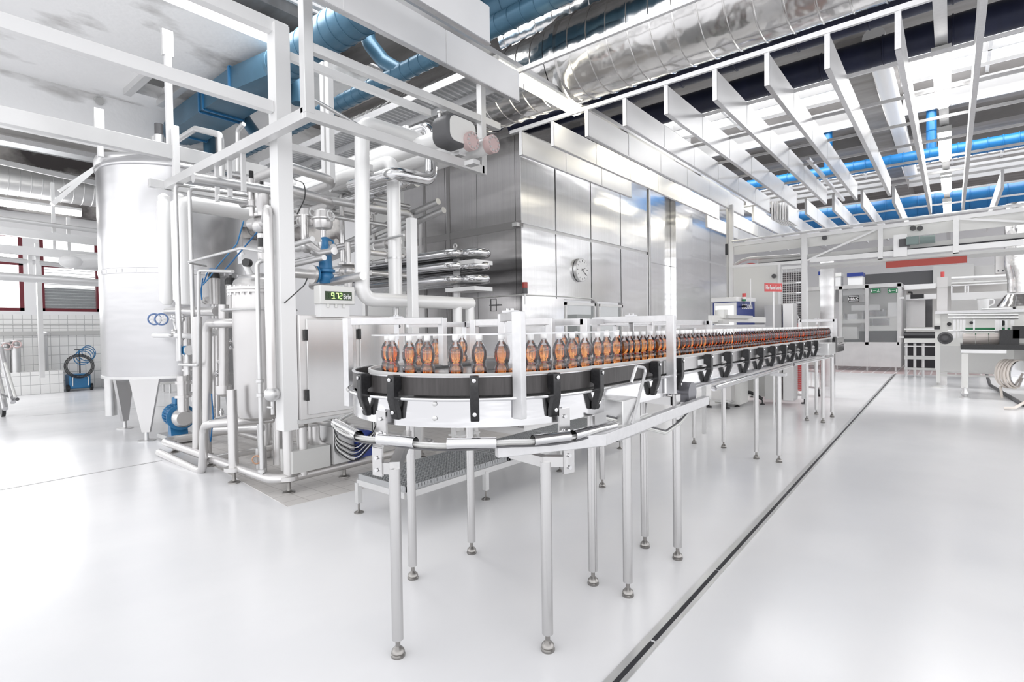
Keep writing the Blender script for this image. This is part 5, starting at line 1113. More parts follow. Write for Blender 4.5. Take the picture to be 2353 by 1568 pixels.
mb.build('stand', black, t); MB().tube([P2+Vector((0, .05, .75)), P2+Vector((.05, .2, 1.25))], .02, n=8).build('brush_handle', grey, t)
for i, (u, v0, v1, vt) in enumerate(((13, 805, 860, 797), (37, 800, 860, 795))):
    B = PX(u, 862, XW+.5); T_ = PX(u, v0, XW+.5); t = thing('stand_pipe', ['left capped stand pipe on the tiled plinth', 'right capped stand pipe on the tiled plinth'][i], 'pipe', B, 'stand pipes on the plinth')
    MB().cyl((B.x, B.y, .62), (B.x, B.y, T_.z), .11, 18).build('pipe_body', steel_s, t); MB().lathe([(.14, 0), (.14, .06), (.08, .10), (.08, .16), (.13, .18), (.13, .22)], T_, 18).build('valve_head', steel_s, t); MB().torus(T_+Vector((.13, 0, .1)), .09, .018, (1, 0, 0), 18, 6).build('red_wheel', pinkm, t)
B = PX(100, 830, XW+.45); T_ = PX(100, 770, XW+.45); MB().cyl((B.x, B.y, .62), (B.x, B.y, T_.z), .11, 16).lathe([(.16, 0), (.16, .05), (.1, .1)], T_, 16).build('stand_pipe', steel_s, label='taller stand pipe right of the grey window post', cat='pipe')
# folded trolley at the left edge
P = PZ(8, 958); t = thing('folding_trolley', 'pale folding trolley cut by the left picture edge', 'trolley', P)
def q_(u, v): return PY(u, v, P.y)
MB().cyl(P+Vector((-.05, -.03, .16)), P+Vector((-.05, .03, .16)), .16, 20).build('wheel', black, t)
MB().tube([q_(2, 800), q_(30, 925)], .045, n=10).build('frame_tube', alu, t); MB().tube([q_(-12, 830), q_(12, 940)], .05, n=10).build('frame_tube', alu, t)
MB().bar(q_(-20, 815), q_(8, 925), .03, .3).build('deck', grey, t); MB().tube([q_(2, 905), q_(40, 918)], .03, n=8).build('foot_bar', dgrey, t); MB().tube([q_(12, 835), q_(36, 915)], .025, n=8).build('frame_tube', lgrey, t)
# machinery beyond the tank legs
P = PZ(400, 905); t = thing('small_process_pump', 'grey pump and pipe bends seen between the tank legs and the skid', 'pump', P)
MB().bb((P.x-.9, P.y-.3, .25), (P.x-.2, P.y+.3, .95)).build('pump_cabinet', lgrey, t, bevel=.02); MB().sphere(P+Vector((.25, 0, .75)), .28, 20).build('pump_bowl', steel_m, t)
MB().tube([P+Vector((.3, 0, .6)), P+Vector((.45, .0, .3)), P+Vector((.9, 0, .3))], .10, fil=.2, n=14).build('pump_bend', steel_m, t)
for dx in (-.8, -.3, .3): MB().cyl(P+Vector((dx, 0, 0)), P+Vector((dx, 0, .5)), .03, 10).build('leg', steel_s, t)
# ================================================================== OVERHEAD CONVEYOR BRIDGE
GY = 12.1
def G(u, v, dy=0.0): return PY(u, v, GY+dy)
t = thing('overhead_conveyor', 'grey overhead conveyor bridge crossing the hall behind the bottle row', 'conveyor', (-3.7, GY, 2.7))
XL, XR = -3.70, 3.2
def zl(v, u): return PY(u, v, GY).z
MB().tube([(XL, GY-.05, 3.445), (XR, GY-.05, 3.56)], .022, n=10).build('top_handrail', frame_w, t)
MB().bar((XL, GY, 3.37), (XR, GY, 3.47), .06, .07).build('top_chord', frame_w, t)
MB().bar((-2.2, GY, 2.90), (XR, GY, 2.90), .06, .09).bar((XL, GY, 2.80), (-2.3, GY, 2.78), .06, .06).build('bottom_chord', frame_w, t)
MB().bar((XL, GY+.10, 3.27), (XR, GY+.10, 3.33), .02, .20).build('side_panel', lgrey, t)
MB().bar((-3.2, GY+.12, 2.98), (XR, GY+.12, 3.05), .03, .10).build('grey_guide_band', grey, t)
MB().bar((-3.2, GY+.10, 2.93), (XR, GY+.10, 3.01), .03, .022).build('black_track', dark_in, t)
MB().bb((-2.2, GY+.1, 2.78), (XR, GY+.8, 2.81)).build('underside_plate', grey, t)
for x, zt2, zb2 in ((-2.30, 3.47, 0.0), (-1.03, 3.42, 2.80), (.05, 3.44, 2.80), (1.1, 3.45, 2.8)):
    if zb2 == 0.0:
        l = MB().bar((x, GY, .1), (x, GY, zt2), .10, .10, up=(0, 1, 0)).build('support_post', frame_w, t, bevel=.003); MB().lathe([(.07, 0), (.07, .02), (.02, .03), (.02, .12)], (x, GY, 0), 14).build('levelling_foot', dgrey, l)
    else: MB().bar((x, GY-.02, zb2), (x, GY-.02, zt2), .075, .06, up=(0, 1, 0)).build('upright', frame_w, t)
for a, b in (((-2.25, 2.90), (-1.07, 3.38)), ((.09, 3.40), (1.1, 3.2))): MB().bar((a[0], GY-.01, a[1]), (b[0], GY-.01, b[1]), .03, .035).build('diagonal_brace', frame_w, t)
l = MB().bar((-3.73, GY, .0), (-3.73, GY, 4.25), .09, .08, up=(0, 1, 0)).build('corner_post', frame_w, t)
MB().bar((-3.80, GY-.03, .0), (-3.80, GY-.03, 4.5), .04, .04, up=(0, 1, 0)).build('corner_conduit', grey, t)
MB().box((-3.81, GY-.07, 3.28), (.05, .03, .24)).build('black_latch', black, t)
# gear motor on the bridge
P = G(2113, 552, -.1); m = thing('gear_motor', 'grey-green gear motor mounted on the overhead conveyor bridge', 'motor', P)
MB().box(P+Vector((-.10, 0, .0)), (.18, .14, .14)).cyl(P+Vector((.0, 0, 0)), P+Vector((.22, 0, 0)), .072, 20).build('motor_housing', mat('motor_green', (.20, .26, .25), .1, .4), m)
MB().box(P+Vector((-.22, .03, -.02)), (.16, .12, .14)).build('gearbox', dgrey, m); MB().bb((P.x-.38, P.y+.02, P.z-.26), (P.x-.18, P.y+.06, P.z+.14)).build('mounting_plate', frame_w, m)
for i, (u, v) in enumerate(((2098, 525), (2114, 525), (1895, 547), (1779, 635))):
    P = G(u, v, .07 if i < 3 else -.16); MB().cyl(P, P-Vector((0, .03, 0)), .045, 18).build('bolted_hub', dgrey, label=['dark bolted hub on the bridge panel, left of two above the gear motor', 'dark bolted hub on the bridge panel, right of two above the gear motor', 'dark bolted hub on the bridge left of the diagonal brace', 'dark bolted hub on the big grey guard panel'][i], cat='hub')
# drive cabinet with red disc under the left end
t = thing('drive_guard', 'big flat grey guard panel below the left end of the overhead conveyor', 'guard', (-3.2, GY, 0))
P, Q = G(1686, 616), G(1790, 760); MB().bb((-3.66, GY-.10, .1), (G(1790, 700).x, GY-.05, P.z)).build('guard_panel', lgrey, t)
MB().bar((-3.68, GY-.08, P.z+.02), (-2.34, GY-.08, P.z+.0), .05, .06).bar((G(1793, 700).x, GY-.08, .1), (G(1793, 700).x, GY-.08, P.z), .05, .06, up=(0, 1, 0)).build('guard_frame', frame_w, t)
C_ = G(1726, 640, .12); R1 = abs((G(1754, 612).x-C_.x))*1.25
MB().cyl((C_.x, GY+.05, G(1726, 636).z), (C_.x, GY+.14, G(1726, 636).z), .30, 40).build('red_disc', redsign, t)
mb = MB(); cz = G(1726, 640).z
pts = [(C_.x-.48*math.cos(a), GY+.1, cz+.44*math.sin(a)) for a in [math.pi*k/24 for k in range(0, 13)]]+[(-2.4, GY+.1, 3.03)]
mb.tube(pts, .035, n=8).build('curved_hood', grey, t)
# mesh guard with curved red chain behind
t = thing('mesh_guard', 'square wire mesh guard between the grey panel and the bridge post', 'guard', (-2.6, GY, 0))
x0, x1 = G(1797, 700).x, -2.36; mb = MB(); x = x0
while x < x1: mb.bar((x, GY-.02, .15), (x, GY-.02, 2.78), .006, .006); x += .045
z = .2
while z < 2.78: mb.bar((x0, GY-.02, z), (x1, GY-.02, z), .006, .006); z += .045
mb.build('wire_mesh', steel_s, t, kind='stuff'); mb = MB().bar((x0, GY-.02, .15), (x0, GY-.02, 2.78), .03, .03).bar((x0, GY-.02, .17), (x1, GY-.02, .17), .03, .03); mb.build('mesh_frame', frame_w, t)
t = thing('chain_elevator', 'dark curved chain elevator with red edge behind the wire mesh', 'conveyor', (-2.7, GY+.6, 0))
C2 = Vector((-3.25, GY+.5, 1.35)); pts = [(C2.x+.75*math.sin(a), C2.y, C2.z+.75*math.cos(a)) for a in [R_(-10+k*8) for k in range(14)]]
MB().tube(pts, .03, n=8).build('red_edge', redsign, t); MB().tube([(p[0]*1.0+.07, p[1], p[2]+.06) for p in pts], .02, n=8).build('steel_guide', steel_p, t)
MB().bb((-3.4, GY+.7, 1.1), (-2.45, GY+.75, 2.75)).build('dark_back_panel', dgrey, t); MB().bb((-3.4, GY+.5, .2), (-2.45, GY+.7, 1.1)).build('lower_panel', redsign, t)
mb = MB()
for k in range(6): mb.bb((-3.2, GY+.62, 1.4+k*.22), (-2.4, GY+.66, 1.43+k*.22))
mb.build('chain_slat', steel_p, t)
# steel column right of bridge post
MB().bb((-2.24, 13.4, 0), (-1.98, 13.6, 3.0)).build('steel_column_casing', cabin_st, label='narrow polished steel casing right of the mesh guard', cat='casing')
# red beam panel and hanging tray
o = MB().bb((-.95, GY-.02, 2.635), (.20, GY+.0, 2.755)).build('red_crash_board', red, label='long red warning board fixed under the overhead conveyor', cat='board')
MB().bar((-2.2, GY+.0, 2.79), (3.2, GY+.0, 2.80), .10, .05).build('cable_duct', grey, label='grey cable duct directly above the red board', cat='cable trunking')
# red sign with white lettering
P = PY(1776, 664, 10.2); t = thing('red_sign', 'tilted red sign with white lettering on a thin pole above the bottle row', 'sign', (P.x, P.y, 0))
a = PY(1757, 663, 10.2); b = Vector(PY(1796, 667, 10.2)); ux = (PX(1796, 664.5, b.x)-a); ux = Vector((.26, .55, .0)).normalized(); 
pc = P; W2 = None
# the sign stands turned towards the conveyor: its right end is farther away
k = ray(1757, 664); a = CAM+k*((10.0)/k.y); k = ray(1797, 664); 
d_ = Vector((.50, .87, 0)); den = k.x*d_.y-k.y*d_.x; s_ = ((a.x-CAM.x)*k.y-(a.y-CAM.y)*k.x)/den; b = Vector((a.x+d_.x*s_, a.y+d_.y*s_, a.z))
L_ = (b-a).length; za, zb3 = PY(1757, 651, a.y).z, PY(1757, 670, a.y).z; hgt = za-zb3; ux = (b-a).normalized(); mid = (a+b)/2; mid.z = (za+zb3)/2
ne = Vector((ux.y, -ux.x, 0))
MB().prism([(-L_/2, -hgt/2), (L_/2, -hgt/2), (L_/2, hgt/2), (-L_/2, hgt/2)], mid, ux, (0, 0, 1), .01).build('sign_plate', redsign, t)
text_part('Füllen-Flaschen-Kontrolle', hgt*.42, mid+ne*.007, ux, (0, 0, 1), white, t, fit=(L_*.90, hgt*.5), depth=.001)
MB().cyl((mid.x, mid.y, .0), (mid.x, mid.y, zb3), .014, 8).build('pole', steel_s, t)
# inspection unit with screen
t = thing('inspection_monitor', 'blue inspection cabinet with white-framed screen and white roof cap', 'monitor', (-3.3, 11.0, 0))
a, b = PY(1638, 725, 10.6), PY(1694, 725, 10.6); zt2, zb2 = PY(1660, 693, 10.6).z, 1.15
c = PY(1734, 725, 11.25); 
MB().prism([(a.x, a.y), (b.x, b.y), (c.x, c.y), (c.x-.2, c.y+.55), (a.x-.1, a.y+.7)], (0, 0, (zt2+zb2)/2), (1, 0, 0), (0, 1, 0), zt2-zb2).build('cabinet_body', navy_b, t)
MB().prism([(a.x-.03, a.y-.03), (b.x, b.y-.03), (c.x+.03, c.y-.02), (c.x-.2, c.y+.6), (a.x-.12, a.y+.72)], (0, 0, zt2+.03), (1, 0, 0), (0, 1, 0), .09).build('roof_cap', white, t, bevel=.02)
MB().bb((a.x+.03, a.y-.015, zb2+.25), (b.x-.01, a.y-.002, zt2-.03)).build('screen_frame', white, t)
s_ = MB().bb((a.x+.06, a.y-.02, zb2+.3), (b.x-.06, a.y-.016, zt2-.09)).build('screen', screen, t)
mb = MB(); random.seed(3)
for k in range(9): x = a.x+.1+random.random()*(b.x-a.x-.3); z = zb2+.36+random.random()*(zt2-zb2-.5); mb.bb((x, a.y-.023, z), (x+.06, a.y-.021, z+.012))
mb.build('screen_marks', dgrey, t)
ux = Vector((c.x-b.x, c.y-b.y, 0)); L_ = ux.length; ux.normalize(); ne = Vector((ux.y, -ux.x, 0)); mid = Vector(((b.x+c.x)/2, (b.y+c.y)/2, PY(1720, 705, 11.0).z))
text_part('SYSCONA', .11, mid+ne*.006+ux*.04, ux, (0, 0, 1), white, t, fit=(L_*.62, .095), depth=.001)
P = PY(1710, 690, 10.75); b_ = MB().cyl(P+Vector((0, 0, -.09)), P+Vector((0, 0, -.02)), .01, 8).lathe([(.03, -.14), (.05, -.12), (.03, -.10)], P, 12).build('beacon_stem', black, t)
MB().cyl(P+Vector((0, 0, .06)), P+Vector((0, 0, .13)), .036, 14).build('red_lens', redsign, t); MB().cyl(P+Vector((0, 0, .02)), P+Vector((0, 0, .06)), .036, 14).build('white_lens', white, t); MB().cyl(P+Vector((0, 0, -.02)), P+Vector((0, 0, .02)), .036, 14).build('green_lens', green, t)
MB().cyl(P+Vector((.06, .2, -.1)), P+Vector((.06, .2, .42)), .012, 8).build('white_rod', white, t)
MB().bb((-3.7, 10.9, 0.05), (-3.2, 11.4, 1.15)).build('pedestal', lgrey, t)
# station above the rear belt
t = thing('labelling_station', 'long grey machine head with rails just behind the bottle row', 'machine', (-2.9, 8.6, 0))
a, b = PX(1632, 748, -2.75), PX(1756, 745, -2.75)
MB().bar((-2.75, a.y, PX(1640, 730, -2.75).z-.02), (-2.75, b.y, PX(1750, 738, -2.75).z+.02), .06, .10).build('side_beam', lgrey, t)
MB().bar((-2.75, a.y-1.2, 1.60), (-2.75, b.y, 1.60), .05, .04).bar((-2.6, a.y-1.0, 1.57), (-2.6, b.y, 1.57), .03, .02).build('rail', alu, t)
P = PX(1654, 722, -2.75); MB().cyl(P-Vector((0, 0, .06)), P+Vector((0, 0, .06)), .07, 16).box(P+Vector((0, .12, .0)), (.12, .13, .14)).build('servo_head', lgrey, t); MB().box(P-Vector((0, .02, .13)), (.2, .3, .06)).build('slide_block', grey, t)
MB().box(P+Vector((0, .75, -.04)), (.2, 1.3, .05)).build('cover_plate', grey, t)
for y in (a.y, b.y-.2): MB().bar((-2.85, y, 0), (-2.85, y, 1.6), .05, .05).build('leg', steel_s, t)
# steel cabinets behind
t = thing('switch_cabinet', 'pair of dull steel cabinets behind the red sign pole', 'cabinet', (-2.7, 11.6, 0))
a, b, c = PY(1757, 750, 11.6), PY(1797, 750, 11.6), PY(1824, 750, 11.6); zc = PY(1790, 698, 11.6).z
MB().bb((a.x, 11.6, .1), (b.x-.01, 11.95, zc-.02)).build('left_cabinet', grey, t); MB().bb((b.x+.02, 11.55, .1), (c.x, 11.95, zc)).build('right_cabinet', steel, t, bevel=.01)
# low machine legs with black outriggers under the belts
for i, (u, v, lab) in enumerate(((1690, 890, 'steel stand with black outrigger feet under the conveyor, nearer one'), (1722, 870, 'steel stand with black outrigger feet under the conveyor, middle one'), (1770, 862, 'steel stand with black outrigger feet under the conveyor, farthest one'))):
    B = PZ(u+8, v+38); t = thing('outrigger_stand', lab, 'stand', B, 'outrigger stands')
    for dx, dy in ((.42, .12), (-.4, .25), (.1, -.45)):
        MB().tube([B+Vector((0, 0, .24)), B+Vector((dx*.5, dy*.5, .24)), B+Vector((dx, dy, .11))], .035, fil=.1, n=8).build('leg', black, t); MB().lathe([(.05, 0), (.05, .015), (.012, .03), (.012, .1)], B+Vector((dx, dy, 0)), 12).build('foot', black, t)
    MB().cyl(B+Vector((0, 0, .2)), B+Vector((0, 0, 1.15)), .04, 14).cyl(B+Vector((.12, .1, .2)), B+Vector((.12, .1, 1.15)), .03, 12).build('column', steel, t)
P = PZ(1668, 938); t = thing('floor_pedestal', 'small steel pedestal box with black feet under the conveyor', 'pedestal', P)
MB().bb((P.x-.28, P.y, .12), (P.x+.1, P.y+.4, .9)).build('box', steel_m, t)
for dx in (-.5, -.3, .05): MB().lathe([(.06, 0), (.06, .03), (.015, .04), (.015, .14)], P+Vector((dx, -.1, 0)), 12).build('foot', black, t)
MB().bb((P.x-.6, P.y-.15, .13), (P.x+.12, P.y+.1, .15)).build('base_plate', steel_s, t)
t = thing('low_mesh_fence', 'low framed mesh fence with black feet behind the outrigger stands', 'fence', (-3.2, 14, 0))
for z in (.18, .55, 1.1): MB().bar((-4.2, 14.5, z), (-2.2, 13.5, z), .03, .04).build('frame_rail', steel_s, t)
mb = MB()
for k in range(24): f = k/23; mb.bar((-4.2+2*f, 14.5-f, .18), (-4.2+2*f, 14.5-f, 1.1), .006, .006)
mb.build('wire_mesh', steel_s, t, kind='stuff')
for f in (.05, .5, .95): MB().lathe([(.07, 0), (.06, .03), (.02, .05), (.02, .18)], (-4.2+2*f, 14.5-f, 0), 12).build('foot', black, t)
# ================================================================== GLAZED PACKING MACHINE (far)
HY = 21.7
def Hh(u, v, dy=0.0): return PY(u, v, HY+dy)
x0, x1, xm = Hh(1900, 750).x, Hh(2066, 750).x, Hh(1992, 750).x; zt2, zb2, zm = Hh(2000, 655).z, Hh(2000, 843).z, Hh(2000, 790).z
t = thing('glazed_packing_machine', 'glazed stainless packing machine in the far background', 'machine', ((x0+x1)/2, HY, 0))
MB().bb((x0, HY, zb2), (x1, HY+.05, zm)).build('lower_panel', steel_s, t); MB().bb((x0-1.6, HY+.02, zb2), (x0, HY+.05, zt2)).build('left_panel', grey, t)
mb = MB()
for x in (x0, Hh(1932, 700).x, xm, x1): mb.bb((x-.05, HY-.03, zb2), (x+.05, HY+.06, zt2))
mb.bb((x0-1.6, HY-.03, zt2-.1), (x1+.05, HY+.06, zt2)).bb((x0, HY-.03, zm-.04), (x1, HY+.06, zm+.05)); mb.build('frame', steel_s, t)
for a, b in ((Hh(1934, 700).x, xm-.05), (xm+.05, x1-.05)): MB().bb((a, HY, zm+.05), (b, HY+.01, zt2-.1)).build('pane', cabin_gl, t)
MB().bb((x1-.05, HY, zb2), (x1+.05, HY+2.6, zm)).build('end_panel', steel_s, t)
mb = MB()
for y in (HY+.1, HY+2.5): mb.bb((x1-.05, y-.05, zb2), (x1+.06, y+.05, zt2))
mb.bb((x1-.05, HY, zt2-.1), (x1+.05, HY+2.6, zt2)); mb.build('end_frame', steel_s, t)
MB().bb((x0-1.6, HY, zt2), (x1+.05, HY+2.6, zt2+.03)).build('roof', steel_s, t)
mb = MB()
for x in (x0+.3, xm, x1-.1): mb.cyl((x, HY+.1, 0), (x, HY+.1, zb2), .03, 8)
mb.build('leg', steel_s, t)
def Hb(u0, v0, u1, v1, dy, m, nm, th=.05):
    a, b = Hh(u0, v0, dy), Hh(u1, v1, dy); return MB().bb((a.x, HY+dy, min(a.z, b.z)), (b.x, HY+dy+th, max(a.z, b.z))).build(nm, m, t)
Hb(1937, 668, 1988, 677, .4, white, 'white_header'); Hb(1956, 702, 2020, 713, .8, white, 'white_boom', .4); Hb(1940, 722, 1970, 738, .6, steel_p, 'drum', .3); Hb(1930, 735, 1990, 743, .5, lgrey, 'cross_rail')
Hb(1936, 752, 1970, 780, .5, lgrey, 'carton_box', .4); Hb(1996, 728, 2062, 760, .6, lgrey, 'guide_housing', .4); Hb(1998, 733, 2044, 748, .58, steel_p, 'housing_window', .01); Hb(1932, 762, 2066, 790, 1.2, dark_in, 'dark_machinery', .5); Hb(2040, 696, 2064, 727, .5, white, 'white_cover', .2)
Hb(1930, 660, 2066, 795, 2.3, lgrey, 'rear_wall', .05); Hb(2052, 700, 2060, 722, 1.5, steel_s, 'column', .2); Hb(1978, 700, 1984, 760, 1.4, steel_s, 'column', .2); Hb(1990, 712, 2036, 730, 1.6, steel_p, 'rotor', .3)
pl = Hb(1949, 680, 1974, 694, -.03, black, 'maker_plate', .02); a, b = Hh(1949, 680, -.04), Hh(1974, 694, -.04)
MB().bb((a.x+.02, HY-.04, b.z+.03), (b.x-.02, HY-.035, b.z+.045)).bb((a.x+.02, HY-.04, a.z-.04), (b.x-.02, HY-.035, a.z-.025)).build('plate_line', white, t)
text_part('H&K', (a.z-b.z)*.62, ((a.x+b.x)/2, HY-.036, (a.z+b.z)/2), (1, 0, 0), (0, 0, 1), white, t, sx=1.15, depth=.001)
for i, (u0, u1, fl) in enumerate(((2001, 2023, 1), (2040, 2063, -1))):
    a, b = Hh(u0, 664, -.035), Hh(u1, 673, -.035); c_ = (a+b)/2; s_ = MB().bb((a.x, HY-.04, b.z), (b.x, HY-.03, a.z)).build('exit_sign', green, t, label='green escape sign with running figure')
    w_ = (b.x-a.x)/2; h_ = (a.z-b.z)/2; mb = MB(); y = HY-.044
    mb.box((c_.x-fl*w_*.78, y, c_.z), (w_*.26, .004, h_*1.3)).box((c_.x-fl*w_*.15, y, c_.z), (w_*.7, .004, h_*.16))
    fx = c_.x+fl*w_*.6; mb.cyl((fx, y, c_.z+h_*.55), (fx, y-.003, c_.z+h_*.55), h_*.17, 10).bar((fx, y, c_.z+h_*.4), (fx-fl*h_*.1, y, c_.z-h_*.1), h_*.28, .004, up=(0, 1, 0) if False else (0, 1, 0))
    mb.bar((fx-fl*h_*.1, y, c_.z-h_*.1), (fx+fl*h_*.5, y, c_.z-h_*.7), .004, h_*.2).bar((fx-fl*h_*.1, y, c_.z-h_*.1), (fx-fl*h_*.6, y, c_.z-h_*.6), .004, h_*.2).bar((fx-fl*h_*.5, y, c_.z+h_*.15), (fx+fl*h_*.5, y, c_.z+h_*.2), .004, h_*.16)
    mb.build('running_figure', white, s_)
for v in (685, 775): P = Hh(2072, v); MB().box(P, (.12, .1, .06)).build('hinge', white, t)
# machines and structures behind
def far(u0, v0, u1, v1, Y, m, nm, lab, cat, th=.3, grp=None):
    a, b = PY(u0, v0, Y), PY(u1, v1, Y); return MB().bb((a.x, Y, max(min(a.z, b.z), 0)), (b.x, Y+th, max(a.z, b.z))).build(nm, m, label=lab, cat=cat, group=grp)
far(1976, 632, 2148, 662, 25.5, dgrey, 'dark_fascia', 'long black fascia high above the glazed machine', 'fascia', .2)
far(2144, 612, 2238, 655, 25.3, grey, 'panel_wall', 'pale grey wall panel right of the black fascia', 'panel', .2)
far(2236, 612, 2310, 650, 25.6, grey, 'panel_wall', 'darker grey wall panel near the silver pipe', 'panel', .2)
far(2075, 648, 2420, 900, 26.5, lgrey, 'panel_wall', 'large pale wall panelling behind the conveyors at right', 'panel', .2)
far(2078, 655, 2150, 663, 22.9, white, 'white_beam', 'upper white beam right of the glazed machine', 'beam', .1, 'white beams at right')
far(2082, 678, 2152, 687, 22.9, white, 'white_beam', 'second white beam right of the glazed machine', 'beam', .1, 'white beams at right')
far(2186, 674, 2420, 682, 21, white, 'white_beam', 'long white beam running right from the tall steel tower', 'beam', .1, 'white beams at right')
far(2083, 688, 2126, 752, 23.4, steel, 'steel_cabinet', 'brushed steel cabinet right of the glazed machine', 'cabinet', .3)
far(2126, 686, 2142, 752, 23.8, dgrey, 'dark_opening_panel', 'dark recess with pipes beside the brushed steel cabinet', 'panel', .3)
far(2186, 682, 2262, 722, 22.5, grey, 'grey_machine_housing', 'flat grey machine housing behind the white jug', 'housing', .3)
far(2262, 680, 2322, 722, 22.5, steel_s, 'steel_machine_housing', 'steel machine housing right of the white jug', 'housing', .3)
far(2336, 682, 2400, 728, 20.5, lgrey, 'grey_machine_housing', 'pale machine housing at the right picture edge', 'housing', .3)
far(2322, 678, 2334, 722, 21.5, black, 'black_gap_cover', 'narrow black strip between the right machine housings', 'cover', .3)
for i, v in enumerate((640, 652)):
    a, b = PY(2186, v, 23), PY(2345, v-7, 23); MB().tube([a, b], .05, n=8).build('far_pipe', white if i == 0 else grey, label=['white pipe above the right-hand white beam', 'grey pipe below the white pipe at right'][i], cat='pipe')
mb = MB()
for u in (2187, 2218, 2225, 2320): P = PY(u, 657, 22.8); mb.bar(P, P-Vector((0, 0, .45)), .04, .04)
P = PY(2187, 657, 22.8); Q = PY(2320, 650, 22.8); mb.bar(P, Q, .04, .04).bar(P-Vector((0, 0, .4)), Q-Vector((0, 0, .4)), .04, .04).build('far_railing', white, label='thin white railing far behind the steel tower', cat='railing')
P = PY(2086, 672, 22); t = thing('black_hose_assembly', 'black hose and valve block in the gap right of the glazed machine', 'hose', P)
MB().tube([P, P+Vector((.1, 0, .0)), P+Vector((.12, 0, -.12))], .03, fil=.04, n=8).build('hose', black, t); MB().box(P+Vector((.25, 0, -.15)), (.35, .2, .14)).build('valve_block', black, t)
# cooling fan unit and silver flue
P = PY(2305, 605, 19); t = thing('fan_unit', 'pale riveted air unit hanging beside the silver flue', 'air unit', P)
a, b = PY(2288, 585, 19), PY(2320, 626, 19); MB().bb((a.x, 19, b.z), (b.x, 19.5, a.z)).build('unit_casing', steel_m, t)
mb = MB()
for k in range(6): mb.cyl((a.x+.05+k*.09, 18.99, b.z+.05), (a.x+.05+k*.09, 18.97, b.z+.05), .02, 8)
mb.build('rivet', dgrey, t)
P = PY(2334, 600, 18.6); zt3 = PY(2334, 575, 18.6).z
MB().tube([(P.x, 18.6, 4.6), (P.x, 18.6, P.z-.1), (P.x+.06, 18.6, P.z-.45), (P.x+.06, 18.6, P.z-.8)], .22, fil=.3, n=20).lathe([(.22, -1.05+.2), (.42, -1.35+.2)], (P.x+.03, 18.6, P.z), 20).build('silver_flue', duct_st, label='crinkled silver flue dropping at the right edge', cat='duct')
# air handling boxes far left of the packing machine
for i, (u0, u1, m, lab) in enumerate(((1882, 1900, lgrey, 'louvred grey air box above the far machine'), (1908, 1932, white, 'white framed box above the far machine'), (1948, 1982, white, 'white box with blue lid above the far machine'))):
    a, b = PY(u0, 632 if i == 0 else 636, 23), PY(u1, 656, 23); t = thing('rooftop_box', lab, 'air box', (a.x, 23, b.z), 'boxes above the far machine'); MB().bb((a.x, 23, b.z-.6), (b.x, 23.6, a.z)).build('casing', m, t)
    MB().bb((a.x-.02, 22.96, a.z-.01), (b.x+.02, 23.6, a.z+.12)).build('lid', navy_b if i != 1 else lgrey, t)
# far conveyor between packing machine and right machine
t = thing('rear_conveyor', 'low dark conveyor between the glazed machine and the right-hand machine', 'conveyor', (-.7, 20, 0))
a, b = PY(2078, 757, 20), PY(2160, 757, 20)
for (v, m, h, nm) in ((757, white, .05, 'guide_rail'), (768, dgrey, .08, 'belt'), (783, lgrey, .13, 'side_plate'), (796, steel_s, .03, 'bottom_rail'), (822, grey, .10, 'cross_beam'), (848, grey, .06, 'floor_beam')):
    z = PY(2110, v, 20).z; MB().bb((a.x, 19.9, z-h/2), (b.x+.6, 20.1, z+h/2)).build(nm, m, t)
for u in (2082, 2102, 2121): P = PY(u, 800, 20); MB().cyl((P.x, 20, 0.0), (P.x, 20, 1.0), .035, 8).build('leg', steel_s, t)
MB().bb((a.x-.2, 23.5, 0), (b.x+1, 23.7, 1.3)).build('dark_back_sheet', dark_in, t)  # near-black upright sheet standing behind the conveyor
# ================================================================== RIGHT-HAND MACHINE
t = thing('crate_unloader', 'grey open-fronted machine with rollers and posts at the right edge', 'machine', (.5, 15, 0))
Lf = PZ(2151, 888); Rf = PZ(2217, 915)
Yb = 16.9
def Rr(u, v, Y=Yb): return PY(u, v, Y)
za = Rr(2150, 722).z
MB().bb((Rr(2149, 750).x, Yb, .45), (Rr(2161, 750).x, Yb+.1, za)).build('front_post', lgrey, t)
MB().bb((Rr(2161, 750).x, Yb+.05, Rr(2170, 795).z), (3.2, Yb+.12, za)).build('upper_back_panel', lgrey, t)
MB().bb((Rr(2161, 750).x, Yb, .40), (3.2, Yb+.06, Rr(2170, 795).z)).build('lower_panel', grey, t)
MB().bb((Rr(2149, 750).x, Yb-.06, za), (3.2, Yb+.1, za+.07)).build('top_rail', alu, t)
MB().bb((Rr(2149, 750).x-.02, Yb-.04, Rr(2150, 757).z), (Rr(2160, 750).x, Yb, Rr(2150, 749).z)).build('black_block', black, t)
l = MB().bb((Rr(2151, 870).x, Yb, .12), (Rr(2160, 870).x, Yb+.1, .45)).build('leg', lgrey, t); MB().lathe([(.14, 0), (.12, .03), (.03, .05), (.03, .12)], ((Rr(2151, 870).x+Rr(2160, 870).x)/2, Yb+.05, 0), 14).build('levelling_foot', grey, l)
for z in (.30, .38): MB().bb((Rr(2160, 870).x, Yb+.2, z-.02), (3.2, Yb+.25, z+.02)).build('stretcher', lgrey, t)
Yf = 14.8
P = Rr(2217, 870, Yf); l = MB().bar((P.x, Yf, .22), (P.x, Yf, Rr(2217, 812, Yf).z), .11, .11, up=(0, 1, 0)).build('leg', lgrey, t); MB().lathe([(.09, 0), (.09, .02), (.04, .04), (.07, .1), (.05, .16), (.06, .24)], (P.x, Yf, 0), 16).build('levelling_foot', steel_s, l)
z = Rr(2250, 806, Yf).z; MB().bb((Rr(2208, 800, Yf).x, Yf-.08, z-.05), (Rr(2312, 800, Yf).x, Yf+1.2, z+.02)).build('roller_table', steel_s, t)
